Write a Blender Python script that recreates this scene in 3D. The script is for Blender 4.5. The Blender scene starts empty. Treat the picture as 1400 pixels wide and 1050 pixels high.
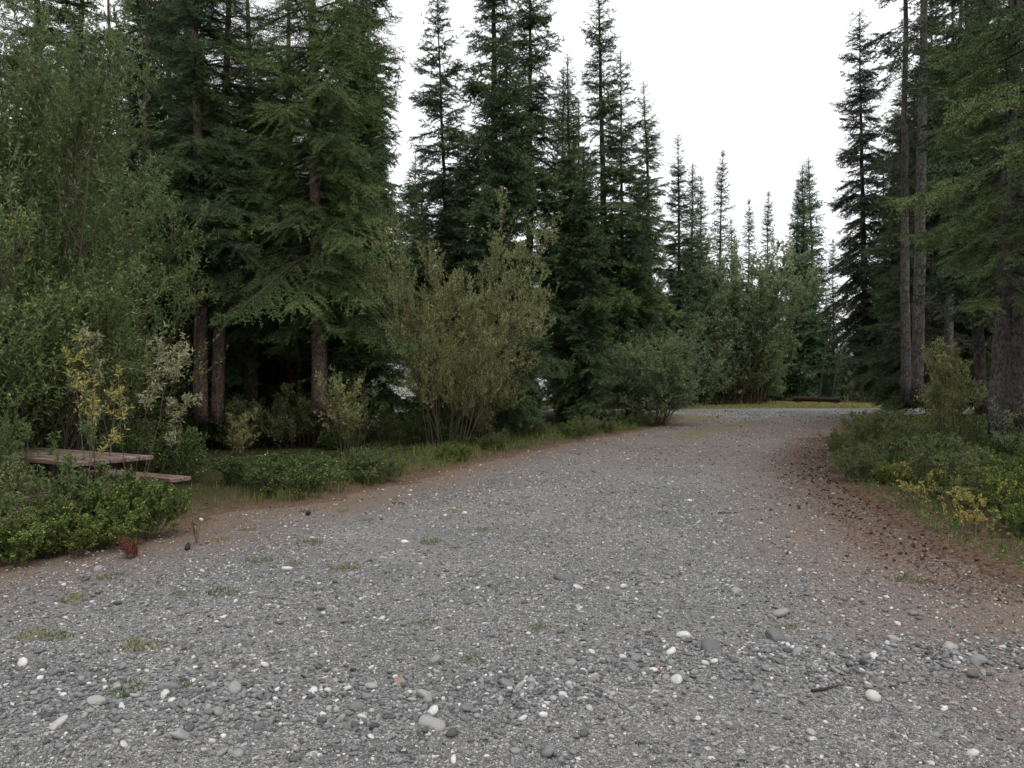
import bpy, math, random
import numpy as np
from mathutils import Vector
PI = math.pi
S = bpy.context.scene
COL = S.collection
R_ = np.random.default_rng(7)

# ------------------------------------------------------------------ camera
EYE = 1.6
cd = bpy.data.cameras.new("camera")
cd.sensor_width = 36.0; cd.lens = 27.0
cd.clip_start = 0.05; cd.clip_end = 3000
cam = bpy.data.objects.new("camera", cd); COL.objects.link(cam)
cam.location = (0, 0, EYE)
cam.rotation_euler = (math.radians(90 - 0.16), 0, 0)
S.camera = cam

# ------------------------------------------------------------------ sky and sun (overcast)
SUN_EL, SUN_AZ = math.radians(62), math.radians(150)
w = bpy.data.worlds.new("World"); S.world = w; w.use_nodes = True
nt = w.node_tree; nt.nodes.clear()
out = nt.nodes.new("ShaderNodeOutputWorld"); bg = nt.nodes.new("ShaderNodeBackground")
sky = nt.nodes.new("ShaderNodeTexSky"); sky.sky_type = 'NISHITA'; sky.sun_disc = False
sky.sun_elevation = SUN_EL; sky.sun_rotation = SUN_AZ
tc = nt.nodes.new("ShaderNodeTexCoord")
cl = nt.nodes.new("ShaderNodeTexNoise"); cl.inputs['Scale'].default_value = 2.2; cl.inputs['Detail'].default_value = 4
cr = nt.nodes.new("ShaderNodeValToRGB")
cr.color_ramp.elements[0].position = 0.3; cr.color_ramp.elements[0].color = (9.0, 9.15, 9.5, 1)
cr.color_ramp.elements[1].position = 0.7; cr.color_ramp.elements[1].color = (9.9, 9.95, 10.1, 1)
mx = nt.nodes.new("ShaderNodeMixRGB"); mx.inputs[0].default_value = 0.94
nt.links.new(tc.outputs['Generated'], cl.inputs['Vector']); nt.links.new(cl.outputs['Fac'], cr.inputs[0])
nt.links.new(sky.outputs[0], mx.inputs[1]); nt.links.new(cr.outputs[0], mx.inputs[2])
nt.links.new(mx.outputs[0], bg.inputs['Color']); bg.inputs['Strength'].default_value = 0.1
nt.links.new(bg.outputs[0], out.inputs[0])
sl = bpy.data.lights.new("sun", 'SUN'); sl.energy = 1.15; sl.angle = math.radians(28); sl.color = (1, 0.97, 0.93)
so = bpy.data.objects.new("sun", sl); COL.objects.link(so)
so.rotation_euler = (PI/2 - SUN_EL, 0, PI - SUN_AZ)
S.view_settings.view_transform = 'Standard'; S.view_settings.look = 'None'
S.view_settings.exposure = 0.5; S.view_settings.gamma = 1.0
S.cycles.max_bounces = 5; S.cycles.diffuse_bounces = 3; S.cycles.transmission_bounces = 3; S.cycles.glossy_bounces = 2

# ------------------------------------------------------------------ materials
def ramp_node(n, stops):
    r = n.nodes.new("ShaderNodeValToRGB"); e = r.color_ramp.elements
    while len(e) < len(stops): e.new(0.5)
    for i, (p, c) in enumerate(stops):
        e[i].position = p; e[i].color = (c[0], c[1], c[2], 1)
    return r
def base_mat(name, rough=0.7, spec=0.3):
    m = bpy.data.materials.new(name); m.use_nodes = True
    n = m.node_tree; b = n.nodes["Principled BSDF"]
    b.inputs['Roughness'].default_value = rough
    b.inputs['Specular IOR Level'].default_value = spec
    return m, n, b
def attr(n, name):
    a = n.nodes.new("ShaderNodeAttribute"); a.attribute_name = name; return a
def noise(n, scale, detail=4, rough=0.6, vec=None):
    t = n.nodes.new("ShaderNodeTexNoise"); t.inputs['Scale'].default_value = scale
    t.inputs['Detail'].default_value = detail; t.inputs['Roughness'].default_value = rough
    if vec is None:
        vec = n.nodes.new("ShaderNodeTexCoord").outputs['Object']
    n.links.new(vec, t.inputs['Vector']); return t
def math_node(n, op, a, b=None, c=None, clamp=False):
    t = n.nodes.new("ShaderNodeMath"); t.operation = op; t.use_clamp = clamp
    for i, v in enumerate((a, b, c)):
        if v is None: continue
        if isinstance(v, (int, float)): t.inputs[i].default_value = v
        else: n.links.new(v, t.inputs[i])
    return t.outputs[0]
def mixc(n, f, a, b, mode='MIX'):
    t = n.nodes.new("ShaderNodeMixRGB"); t.blend_type = mode
    for i, v in enumerate((f, a, b)):
        if isinstance(v, (int, float)): t.inputs[i].default_value = v
        elif isinstance(v, tuple): t.inputs[i].default_value = (*v, 1)
        else: n.links.new(v, t.inputs[i])
    return t.outputs[0]
def leaf_mat(name, stops, rough=0.55, trans=0.25, back=None, spec=0.3, vary=0.35, clump=0.9):
    m, n, b = base_mat(name, rough, spec)
    r = ramp_node(n, stops); n.links.new(attr(n, "tint").outputs['Fac'], r.inputs[0])
    col = r.outputs[0]
    nz = noise(n, clump, 3)                       # leaf colour varies from bough to bough
    hs = n.nodes.new("ShaderNodeHueSaturation")
    oi = n.nodes.new("ShaderNodeObjectInfo")
    v = math_node(n, 'MULTIPLY_ADD', oi.outputs['Random'], vary, 1 - vary/2)
    v2 = math_node(n, 'MULTIPLY_ADD', nz.outputs['Fac'], 1.1, 0.45)
    n.links.new(math_node(n, 'MULTIPLY', v, v2), hs.inputs['Value'])
    n.links.new(math_node(n, 'MULTIPLY_ADD', oi.outputs['Random'], -0.03, 0.515), hs.inputs['Hue'])
    n.links.new(col, hs.inputs['Color']); col = hs.outputs[0]
    if back:
        g = n.nodes.new("ShaderNodeNewGeometry")
        col = mixc(n, g.outputs['Backfacing'], col, mixc(n, 0.6, col, back))
    n.links.new(col, b.inputs['Base Color'])
    if trans > 0:
        o = n.nodes["Material Output"]; tr = n.nodes.new("ShaderNodeBsdfTranslucent"); ms = n.nodes.new("ShaderNodeMixShader")
        n.links.new(col, tr.inputs['Color']); ms.inputs[0].default_value = trans
        n.links.new(b.outputs[0], ms.inputs[1]); n.links.new(tr.outputs[0], ms.inputs[2]); n.links.new(ms.outputs[0], o.inputs[0])
    return m
def bark_mat(name, c0, c1, c2, scale=9):
    m, n, b = base_mat(name, 0.9, 0.15)
    tcn = n.nodes.new("ShaderNodeTexCoord"); mp = n.nodes.new("ShaderNodeMapping")
    mp.inputs['Scale'].default_value = (1, 1, 0.45); n.links.new(tcn.outputs['Object'], mp.inputs[0])
    v = n.nodes.new("ShaderNodeTexVoronoi"); v.inputs['Scale'].default_value = scale*3.2; n.links.new(mp.outputs[0], v.inputs['Vector'])
    nz = noise(n, scale, 6, 0.75, mp.outputs[0])
    f = math_node(n, 'MULTIPLY_ADD', v.outputs['Distance'], 0.5, nz.outputs['Fac'])
    r = ramp_node(n, [(0.45, c0), (0.68, c1), (0.95, c2)]); n.links.new(f, r.inputs[0])
    lich = noise(n, 3.5, 5, 0.7); lr = ramp_node(n, [(0.56, (0, 0, 0)), (0.66, (1, 1, 1))]); n.links.new(lich.outputs['Fac'], lr.inputs[0])
    n.links.new(mixc(n, math_node(n, 'MULTIPLY', lr.outputs[0], 0.45), r.outputs[0], (0.17, 0.16, 0.13)), b.inputs['Base Color'])
    bp = n.nodes.new("ShaderNodeBump"); bp.inputs['Strength'].default_value = 0.9; bp.inputs['Distance'].default_value = 0.03
    n.links.new(f, bp.inputs['Height']); n.links.new(bp.outputs[0], b.inputs['Normal'])
    return m
def plain(name, c, rough=0.6, spec=0.3, metal=0.0, nz=0.12, scale=14):
    m, n, b = base_mat(name, rough, spec)
    t = noise(n, scale, 5)
    f = math_node(n, 'MULTIPLY_ADD', t.outputs['Fac'], 2*nz, 1 - nz)
    hs = n.nodes.new("ShaderNodeHueSaturation"); hs.inputs['Color'].default_value = (*c, 1)
    n.links.new(f, hs.inputs['Value']); n.links.new(hs.outputs[0], b.inputs['Base Color'])
    b.inputs['Metallic'].default_value = metal
    return m
M = {}
M['needle'] = leaf_mat('spruce_needles', [(0, (0.030, 0.054, 0.023)), (0.45, (0.066, 0.109, 0.040)), (0.8, (0.105, 0.163, 0.052)), (0.93, (0.163, 0.178, 0.059)), (1, (0.262, 0.156, 0.059))], 0.5, 0.0, clump=0.7)
M['needle_warm'] = leaf_mat('warm_spruce_needles', [(0, (0.040, 0.067, 0.024)), (0.4, (0.077, 0.130, 0.042)), (0.75, (0.132, 0.194, 0.059)), (0.92, (0.186, 0.200, 0.065)), (1, (0.253, 0.157, 0.060))], 0.5, 0.0, clump=0.7)
M['needle_blue'] = leaf_mat('blue_green_needles', [(0, (0.035, 0.072, 0.031)), (0.5, (0.073, 0.133, 0.055)), (0.85, (0.120, 0.195, 0.074)), (1, (0.200, 0.219, 0.071))], 0.5, 0.0, clump=0.6)
M['needle_dry'] = leaf_mat('dying_spruce_needles', [(0, (0.041, 0.043, 0.030)), (0.5, (0.069, 0.088, 0.049)), (0.8, (0.114, 0.108, 0.073)), (1, (0.190, 0.137, 0.090))], 0.7, 0.0)
M['willow'] = leaf_mat('willow_leaves', [(0, (0.048, 0.084, 0.022)), (0.5, (0.094, 0.154, 0.037)), (0.85, (0.165, 0.219, 0.055)), (1, (0.269, 0.259, 0.073))], 0.5, 0.25, back=(0.252, 0.309, 0.147))
M['willow_pale'] = leaf_mat('pale_willow_leaves', [(0, (0.088, 0.106, 0.032)), (0.45, (0.193, 0.213, 0.070)), (0.8, (0.312, 0.319, 0.116)), (0.93, (0.396, 0.362, 0.138)), (1, (0.375, 0.223, 0.078))], 0.5, 0.28, back=(0.333, 0.362, 0.190), clump=2.2, vary=0.2)
M['willow_far'] = leaf_mat('far_willow_leaves', [(0, (0.099, 0.142, 0.067)), (0.5, (0.169, 0.221, 0.103)), (0.9, (0.249, 0.285, 0.136)), (1, (0.372, 0.311, 0.124))], 0.6, 0.2, back=(0.298, 0.363, 0.221))
M['yellow'] = leaf_mat('yellow_leaves', [(0, (0.22, 0.22, 0.05)), (0.5, (0.40, 0.34, 0.075)), (0.85, (0.55, 0.47, 0.13)), (0.97, (0.55, 0.30, 0.07)), (1, (0.45, 0.18, 0.06))], 0.5, 0.3, back=(0.4, 0.38, 0.18), vary=0.2)
M['silver'] = leaf_mat('silver_leaves', [(0, (0.119, 0.147, 0.071)), (0.5, (0.224, 0.245, 0.122)), (1, (0.396, 0.392, 0.224))], 0.5, 0.25, back=(0.528, 0.490, 0.337))
M['shrub'] = leaf_mat('shrub_leaves', [(0, (0.038, 0.074, 0.024)), (0.5, (0.082, 0.142, 0.039)), (0.88, (0.148, 0.215, 0.054)), (1, (0.444, 0.348, 0.061))], 0.45, 0.25)
M['shrub_bright'] = leaf_mat('bright_shrub_leaves', [(0, (0.062, 0.111, 0.029)), (0.5, (0.135, 0.195, 0.047)), (0.84, (0.228, 0.279, 0.074)), (0.97, (0.414, 0.390, 0.074)), (1, (0.517, 0.408, 0.084))], 0.45, 0.3)
M['shrub_dark'] = leaf_mat('dark_shrub_leaves', [(0, (0.055, 0.089, 0.030)), (0.5, (0.114, 0.156, 0.051)), (0.9, (0.200, 0.223, 0.077)), (1, (0.401, 0.312, 0.085))], 0.5, 0.2, back=(0.251, 0.267, 0.135))
M['grass'] = leaf_mat('grass_blades', [(0, (0.06, 0.10, 0.02)), (0.5, (0.11, 0.16, 0.035)), (0.85, (0.19, 0.21, 0.06)), (1, (0.33, 0.27, 0.12))], 0.6, 0.25, clump=1.5)
M['dry_grass'] = leaf_mat('dry_grass_blades', [(0, (0.16, 0.17, 0.05)), (0.5, (0.24, 0.23, 0.08)), (1, (0.40, 0.33, 0.17))], 0.7, 0.25, clump=1.5)
M['red'] = leaf_mat('red_leaves', [(0, (0.10, 0.02, 0.02)), (0.6, (0.22, 0.045, 0.04)), (1, (0.32, 0.10, 0.06))], 0.5, 0.2)
M['litter'] = leaf_mat('fallen_litter', [(0, (0.05, 0.028, 0.018)), (0.5, (0.11, 0.062, 0.038)), (0.85, (0.20, 0.12, 0.07)), (1, (0.36, 0.27, 0.15))], 0.8, 0.0)
M['bark_brown'] = bark_mat('reddish_brown_bark', (0.028, 0.021, 0.018), (0.095, 0.066, 0.052), (0.22, 0.15, 0.115))
M['bark_grey'] = bark_mat('grey_bark', (0.024, 0.022, 0.020), (0.062, 0.057, 0.051), (0.135, 0.125, 0.112))
M['bark_dark'] = bark_mat('dark_bark', (0.012, 0.010, 0.009), (0.035, 0.029, 0.025), (0.085, 0.072, 0.062))
M['twig'] = plain('dark_twigs', (0.045, 0.034, 0.027), 0.9, 0.1, nz=0.3)
M['twig_grey'] = plain('grey_dead_twigs', (0.22, 0.19, 0.17), 0.9, 0.1, nz=0.3)
M['stem'] = plain('willow_stems', (0.085, 0.068, 0.048), 0.8, 0.2, nz=0.35)

# ------------------------------------------------------------------ mesh helpers
def raw_mesh(name, V, F, mat, tint=None, smooth=False, extra=None):
    V = np.ascontiguousarray(V, np.float32).reshape(-1, 3); F = np.ascontiguousarray(F, np.int32); k = F.shape[1]
    me = bpy.data.meshes.new(name)
    me.vertices.add(len(V)); me.vertices.foreach_set("co", V.ravel())
    me.loops.add(F.size); me.loops.foreach_set("vertex_index", F.ravel())
    me.polygons.add(len(F)); me.polygons.foreach_set("loop_start", np.arange(0, F.size, k, dtype=np.int32))
    me.polygons.foreach_set("use_smooth", np.full(len(F), smooth, bool))
    if tint is not None:
        a = me.attributes.new("tint", 'FLOAT', 'POINT'); a.data.foreach_set("value", np.ascontiguousarray(tint, np.float32))
    for kx, v in (extra or {}).items():
        a = me.attributes.new(kx, 'FLOAT', 'POINT'); a.data.foreach_set("value", np.ascontiguousarray(v, np.float32))
    me.materials.append(mat); me.update(calc_edges=True)
    return me
def cat(parts):
    Vs, Fs, Ts, o = [], [], [], 0
    for p in parts:
        V, F = p[0], p[1]; Vs.append(V); Fs.append(F + o); o += len(V)
        if len(p) > 2: Ts.append(p[2])
    return np.concatenate(Vs), np.concatenate(Fs), (np.concatenate(Ts) if Ts else None)
def nrm(a): return a / np.maximum(np.linalg.norm(a, axis=-1, keepdims=True), 1e-9)
def frame_of(d):
    up = np.where(np.abs(d[..., 2:3]) > 0.9, np.array([1., 0, 0]), np.array([0, 0, 1.]))
    u = nrm(np.cross(d, up)); v = np.cross(u, d); return u, v
def tubes(P, r0, r1, sides=3):
    """P (N,M,3) paths; r0,r1 (N,) radii or r (N,M). Quads."""
    N, Mm, _ = P.shape
    if r1 is None: r = r0
    else: r = r0[:, None] + (r1 - r0)[:, None] * np.linspace(0, 1, Mm)[None]
    d = np.empty_like(P); d[:, 1:-1] = P[:, 2:] - P[:, :-2]; d[:, 0] = P[:, 1] - P[:, 0]; d[:, -1] = P[:, -1] - P[:, -2]
    u, v = frame_of(nrm(d))
    a = np.arange(sides) * 2*PI/sides
    ring = u[:, :, None] * np.cos(a)[None, None, :, None] + v[:, :, None] * np.sin(a)[None, None, :, None]
    V = P[:, :, None] + ring * r[:, :, None, None]
    idx = np.arange(N*Mm*sides).reshape(N, Mm, sides)
    a0 = idx[:, :-1]; b0 = idx[:, 1:]
    F = np.stack([a0, np.roll(a0, -1, 2), np.roll(b0, -1, 2), b0], -1).reshape(-1, 4)
    return V.reshape(-1, 3), F
def sample(P, s):
    """P (N,M,3), s (N,K) in 0..1 -> pos, tangent (N,K,3)"""
    N, Mm, _ = P.shape; x = s*(Mm-1); i = np.minimum(x.astype(int), Mm-2); f = (x-i)[..., None]
    n = np.arange(N)[:, None]; A = P[n, i]; B = P[n, i+1]
    return A*(1-f)+B*f, nrm(B-A)
def grow(P0, D, L, m, up, jit, rng):
    """paths from P0 (N,3) along D bending up"""
    N = len(P0); P = np.empty((N, m, 3)); P[:, 0] = P0; d = nrm(D); st = (L/(m-1))[:, None]
    for i in range(1, m):
        d = nrm(d + np.array([0, 0, up])/(m-1) + rng.normal(0, jit, (N, 3)))
        P[:, i] = P[:, i-1] + d*st
    return P
def children(P, L, n, smin, smax, spread, up, bend, lrange, m, jit, rng, lfac=None):
    N = len(P); s = rng.uniform(smin, smax, (N, n)); p, t = sample(P, s)
    d = nrm(t*1.0 + nrm(rng.normal(0, 1, (N, n, 3)))*spread + np.array([0, 0, up]))
    l = rng.uniform(*lrange, (N, n)) * L[:, None] * (1.15 - 0.65*s)
    l = l.reshape(-1); return grow(p.reshape(-1, 3), d.reshape(-1, 3), l, m, bend, jit, rng), l, s.reshape(-1)
def leaves(P, n, ll, lw, rng, smin=0.1, spread=0.9, upb=0.4, size_j=0.35):
    """n leaves per path; folded diamonds, quads"""
    N = len(P); s = rng.uniform(smin, 1, (N, n)); p, t = sample(P, s)
    p = p.reshape(-1, 3); t = t.reshape(-1, 3); K = len(p)
    d = nrm(t*0.6 + nrm(rng.normal(0, 1, (K, 3)))*spread)
    nn = rng.normal(0, 1, (K, 3)); nn[:, 2] = np.abs(nn[:, 2]) + upb
    sd = nrm(np.cross(d, nn)); nor = nrm(np.cross(sd, d))
    l = ll*(1+rng.uniform(-size_j, size_j, K))[:, None]; wd = lw*(1+rng.uniform(-size_j, size_j, K))[:, None]
    curl = rng.uniform(-0.1, 0.25, K)[:, None]
    V = np.stack([p, p+d*l*0.45+sd*wd*0.5+nor*wd*0.18, p+d*l-nor*l*curl, p+d*l*0.45-sd*wd*0.5+nor*wd*0.18], 1)
    ti = np.clip(rng.beta(2, 2.2, K), 0, 1)
    # neighbouring leaves on one twig share part of their tone
    tw = np.repeat(rng.uniform(-0.25, 0.25, N), n); ti = np.clip(ti*0.8+0.1+tw, 0, 1)
    rare = rng.random(K) < 0.03; ti[rare] = 1.0
    F = np.arange(4*K).reshape(K, 4)
    return V.reshape(-1, 3), F, np.repeat(ti, 4)
def shoots(p, d, l, K, nl, b, rng, ti):
    """needle-covered shoots: K barbs each around an axis. triangles"""
    N = len(p); u, v = frame_of(d)
    k = np.arange(K); s = (k+0.35)/K
    ang = k[None]*2.4 + rng.uniform(0, 6.28, (N, 1))
    rad = u[:, None]*np.cos(ang)[..., None] + v[:, None]*np.sin(ang)[..., None]
    root = p[:, None] + d[:, None]*(l[:, None]*s[None])[..., None]
    n_ = np.reshape(nl, (-1, 1, 1))*rng.uniform(0.75, 1.25, (N, K, 1)); b = np.reshape(b, (-1, 1, 1))
    tip = root + rad*n_ + d[:, None]*n_*1.0
    V = np.stack([root - d[:, None]*b, root + d[:, None]*b, tip], 2).reshape(-1, 3)
    F = np.arange(len(V)).reshape(-1, 3)
    return V, F, np.repeat(ti, 3*K)

# ------------------------------------------------------------------ spruce prototypes
LODP = {0: dict(bl=0.085, st=0.066, K=8, nl=0.024, b=0.0080, sl=0.085), 1: dict(bl=0.125, st=0.11, K=9, nl=0.044, b=0.019, sl=0.14),
        2: dict(bl=0.20, st=0.19, K=7, nl=0.070, b=0.032, sl=0.22)}
def spruce(seed, H, R, cb, rt, lod=1, dens=12, droop=0.35, sparse=0.0, needles='needle', bark='bark_dark', dead=6, power=0.8, bare=0.28, ztop=None, lean=0.0, thin=1.0):
    rng = np.random.default_rng(seed); q = LODP[lod]
    # trunk
    mz = 34; z = np.linspace(-0.25, H, mz); wob = np.cumsum(rng.normal(0, 0.010, (mz, 2)), 0)*np.minimum(1, z/3)[:, None].clip(0)
    T = np.stack([wob[:, 0]+lean*z**1.4*0.02, wob[:, 1], z], 1)
    rr = rt*(1-np.clip(z, 0, H)/H*0.97)**0.85 + rt*0.35*np.exp(-np.clip(z+0.25, 0, 9)*3.2)
    V, F = tubes(T[None], rr[None], None, 14)
    ang = np.tile(np.arange(14), mz); V = V + (V - np.repeat(T, 14, 0))*(rng.normal(0, 0.05, len(V))[:, None] + 0.07*np.sin(ang*2.1+seed)[:, None])
    trunk = raw_mesh('trunk', V, F, M[bark], smooth=True)
    def taxis(zz): return np.stack([np.interp(zz, z, T[:, 0]), np.interp(zz, z, T[:, 1]), zz], -1)
    # live branches
    nb = int((H-cb)*dens*1.55); zz = np.sort(rng.uniform(0, 1, nb)**0.92)*(H-cb-0.12)+cb
    zz += 0.05*np.sin(zz*2*PI/0.41+np.sin(zz*1.7)*2) + rng.normal(0, 0.05, nb)                                  # whorls
    if ztop: zz = zz[zz < ztop]; nb = len(zz)
    t = (zz-cb)/(H-cb); az = np.arange(nb)*2.399 + rng.normal(0, 0.5, nb)
    gap = 0.5+0.5*np.sin(az*2+zz*1.3+seed)*np.cos(zz*2.3+seed*1.7)
    keep = rng.random(nb) > sparse*(0.4+gap); zz, t, az, gap = zz[keep], t[keep], az[keep], gap[keep]; nb = len(zz)
    L = R*(1-t)**power*np.minimum(1, 0.55+t*2.5)*rng.uniform(0.5, 1.25, nb)*(0.62+0.6*gap*rng.uniform(0.6, 1.2, nb)) + 0.13
    up0 = -0.10 + 0.95*t**1.6 + rng.normal(0, 0.16, nb)
    m = 9; s = np.linspace(0, 1, m)
    dh = np.stack([np.cos(az), np.sin(az), np.zeros(nb)], 1)
    side = np.stack([-np.sin(az), np.cos(az), np.zeros(nb)], 1)
    dr = droop*(1-0.8*t)*rng.uniform(0.6, 1.3, nb)
    zc = up0[:, None]*s - dr[:, None]*1.5*s**1.7 + dr[:, None]*0.75*s**4
    sw = rng.normal(0, 0.10, nb)
    P = taxis(zz)[:, None] + dh[:, None]*(L[:, None]*s*0.97)[..., None] + side[:, None]*(L*sw)[:, None, None]*(s**2)[None, :, None]
    P[..., 2] += zc*L[:, None]
    wood = [tubes(P, 0.006+0.011*L, np.full(nb, 0.003), 3 if lod else 4)]
    # branchlets
    SP, SD, SL, ST = [], [], [], []
    btone = rng.uniform(-0.22, 0.22, nb)
    BL = []
    for i in range(nb):
        s0 = bare*(0.35 if t[i] > 0.75 else 1.0); n = max(3, int(L[i]*(1-s0)/q['bl']*thin))
        si = np.linspace(s0, 0.98, n)+rng.normal(0, 0.01, n)
        si = np.repeat(si, 2).clip(0, 0.995); sg = np.tile([1., -1.], n)
        p, tg = sample(P[i:i+1], si[None]); p, tg = p[0], tg[0]
        sv = nrm(np.cross(tg, np.array([0, 0, 1.])))
        ln = np.minimum(0.60*L[i]*(1-si)+q['sl']*1.1, 0.75)*rng.uniform(0.55, 1.15, 2*n)
        ln *= np.minimum(1, 0.45+(si-s0)*2.2)
        an = rng.uniform(0.7, 1.15, 2*n)
        d = nrm(tg*np.cos(an)[:, None] + sv*(sg*np.sin(an))[:, None] + np.array([0, 0, 1])*rng.normal(-0.16-0.45*droop*(1-t[i]), 0.34, 2*n)[:, None])
        BL.append((p, d, ln))
        nn = np.maximum(1, np.round(ln/q['st']).astype(int)); rep = np.repeat(np.arange(2*n), nn)
        kk = np.concatenate([np.arange(x) for x in nn]); fr = kk/nn[rep]
        pp = p[rep]+d[rep]*(ln[rep]*fr)[:, None]; pp[:, 2] -= 0.18*(ln[rep]*fr)**2/np.maximum(ln[rep], .1)
        SP.append(pp); SD.append(nrm(d[rep]+rng.normal(0, 0.2, (len(rep), 3)))); SL.append(np.full(len(rep), q['sl'])); ST.append(btone[i]+0.42*fr)
        # side shoots
        msk = (ln[rep] > q['sl']*2) & (fr < 0.85)
        for sg2 in (1, -1):
            mk = msk & (rng.random(len(rep)) < 0.8); r2 = rep[mk]
            perp = nrm(np.cross(d[r2], np.array([0, 0, 1.])))*sg2
            SP.append(pp[mk]); SD.append(nrm(d[r2]*0.75+perp+rng.normal(0, 0.28, (len(r2), 3)))); SL.append(np.minimum(q['sl']*1.1, ln[r2]*0.4*(1.15-fr[mk])+q['sl']*0.5))
            ST.append(btone[i]+0.30*fr[mk]+0.16)
    # leader
    zl = np.linspace(H-0.9, H, 16); SP.append(taxis(zl)); SD.append(np.tile([0, 0, 1.], (16, 1))+rng.normal(0, .5, (16, 3))*np.linspace(1, 0.1, 16)[:, None]); SL.append(np.full(16, q['sl'])); ST.append(np.full(16, 0.5))
    p = np.concatenate(SP); d = nrm(np.concatenate(SD)); l = np.concatenate(SL)
    ti = np.clip(np.concatenate(ST)*0.9+0.22+rng.normal(0, 0.09, len(p)), 0, 0.97); brown = rng.random(len(p)) < 0.012; ti[brown] = 1
    fs = np.clip(0.38+(H-p[:, 2])/3.2, 0, 1); V, F, ti = shoots(p, d, l*fs, q['K'], q['nl']*fs, q['b']*fs, rng, ti)
    crown = raw_mesh('crown', V, F, M[needles], ti)
    if lod < 2:
        bp = np.concatenate([x[0] for x in BL]); bd = np.concatenate([x[1] for x in BL]); bl = np.concatenate([x[2] for x in BL])
        PP = bp[:, None]+bd[:, None]*(bl[:, None]*np.array([0, 0.95]))[..., None]
        wood.append(tubes(PP, np.full(len(bp), 0.0035), np.full(len(bp), 0.0015), 3))
    # dead twigs under the crown
    nd = int((cb+1.5)*dead)
    if nd:
        zd = rng.uniform(0.7, cb+1.5, nd); ad = rng.uniform(0, 2*PI, nd)
        D = np.stack([np.cos(ad), np.sin(ad), rng.normal(0.02, 0.22, nd)], 1); Ld = rng.uniform(0.25, 1.0, nd)*min(R, 2.0)*0.62
        Q = grow(taxis(zd), D, Ld, 6, -0.35, 0.09, rng); wood.append(tubes(Q, 0.004+0.006*Ld, np.full(nd, 0.002), 3))
        C2, L2, _ = children(Q, Ld, 7, 0.25, 0.95, 0.9, 0, -0.2, (0.15, 0.5), 4, 0.12, rng)
        wood.append(tubes(C2, np.full(len(C2), 0.003), np.full(len(C2), 0.0015), 3))
    Vw, Fw, _ = cat(wood)
    return {'trunk': trunk, 'branches': raw_mesh('branches', Vw, Fw, M['twig']), 'crown': crown}

# ------------------------------------------------------------------ broadleaf prototypes
def bush(seed, nst, H, spread, r0, foliage='willow', base=0.3, lean=(0, 0), nsec=12, ntw=7, nleaf=12, ll=0.05, lw=0.014, smin=0.3, sec=(0.3, 0.55), tw=(0.35, 0.8), jit=0.10, up=0.5, stemmat='stem', leafspread=0.9, sides=5, hv=0.35, twup=0.2):
    rng = np.random.default_rng(seed)
    a = rng.uniform(0, 2*PI, nst); rb = base*np.sqrt(rng.random(nst))
    P0 = np.stack([rb*np.cos(a), rb*np.sin(a), np.full(nst, -0.08)], 1)
    k = rng.uniform(0.1, 1.0, nst)*spread
    D = np.stack([np.cos(a)*k+lean[0], np.sin(a)*k+lean[1], np.ones(nst)], 1)
    L = H*rng.uniform(1-hv, 1.05, nst)*np.linalg.norm(D, axis=1)**0.25
    P = grow(P0, D, L, 12, up*0.5, jit*0.5, rng)
    wood = [tubes(P, r0*rng.uniform(0.6, 1.2, nst), np.full(nst, 0.003), sides)]
    C1, L1, _ = children(P, L, nsec, smin, 0.97, 0.75, 0.15, up*0.4, sec, 7, jit, rng)
    wood.append(tubes(C1, 0.0025+0.006*L1, np.full(len(C1), 0.0018), 3))
    C2, L2, _ = children(C1, L1, ntw, 0.15, 0.98, 0.9, twup, 0.3, tw, 5, jit, rng)
    C2 = C2[L2 > 0.03]
    wood.append(tubes(C2, np.full(len(C2), 0.0022), np.full(len(C2), 0.001), 3))
    tips, Lt, _ = children(P, L, max(2, nsec//3), 0.8, 1.0, 0.5, 0.3, 0.3, (0.12, 0.3), 5, jit, rng)
    V, F, ti = cat([leaves(C2, nleaf, ll, lw, rng, spread=leafspread), leaves(C1, nleaf, ll, lw, rng, smin=0.45, spread=leafspread), leaves(tips, nleaf*2, ll, lw, rng, spread=leafspread)])
    wood.append(tubes(tips, np.full(len(tips), 0.0025), np.full(len(tips), 0.001), 3))
    ok = (V.reshape(-1, 4, 3)[..., 2] > 0.02).all(1); V = V.reshape(-1, 4, 3)[ok].reshape(-1, 3); ti = ti.reshape(-1, 4)[ok].ravel(); F = np.arange(len(V)).reshape(-1, 4)
    Vw, Fw, _ = cat(wood)
    return {'stems': raw_mesh('stems', Vw, Fw, M[stemmat]), 'leaves': raw_mesh('foliage', V, F, M[foliage], ti)}

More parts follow.
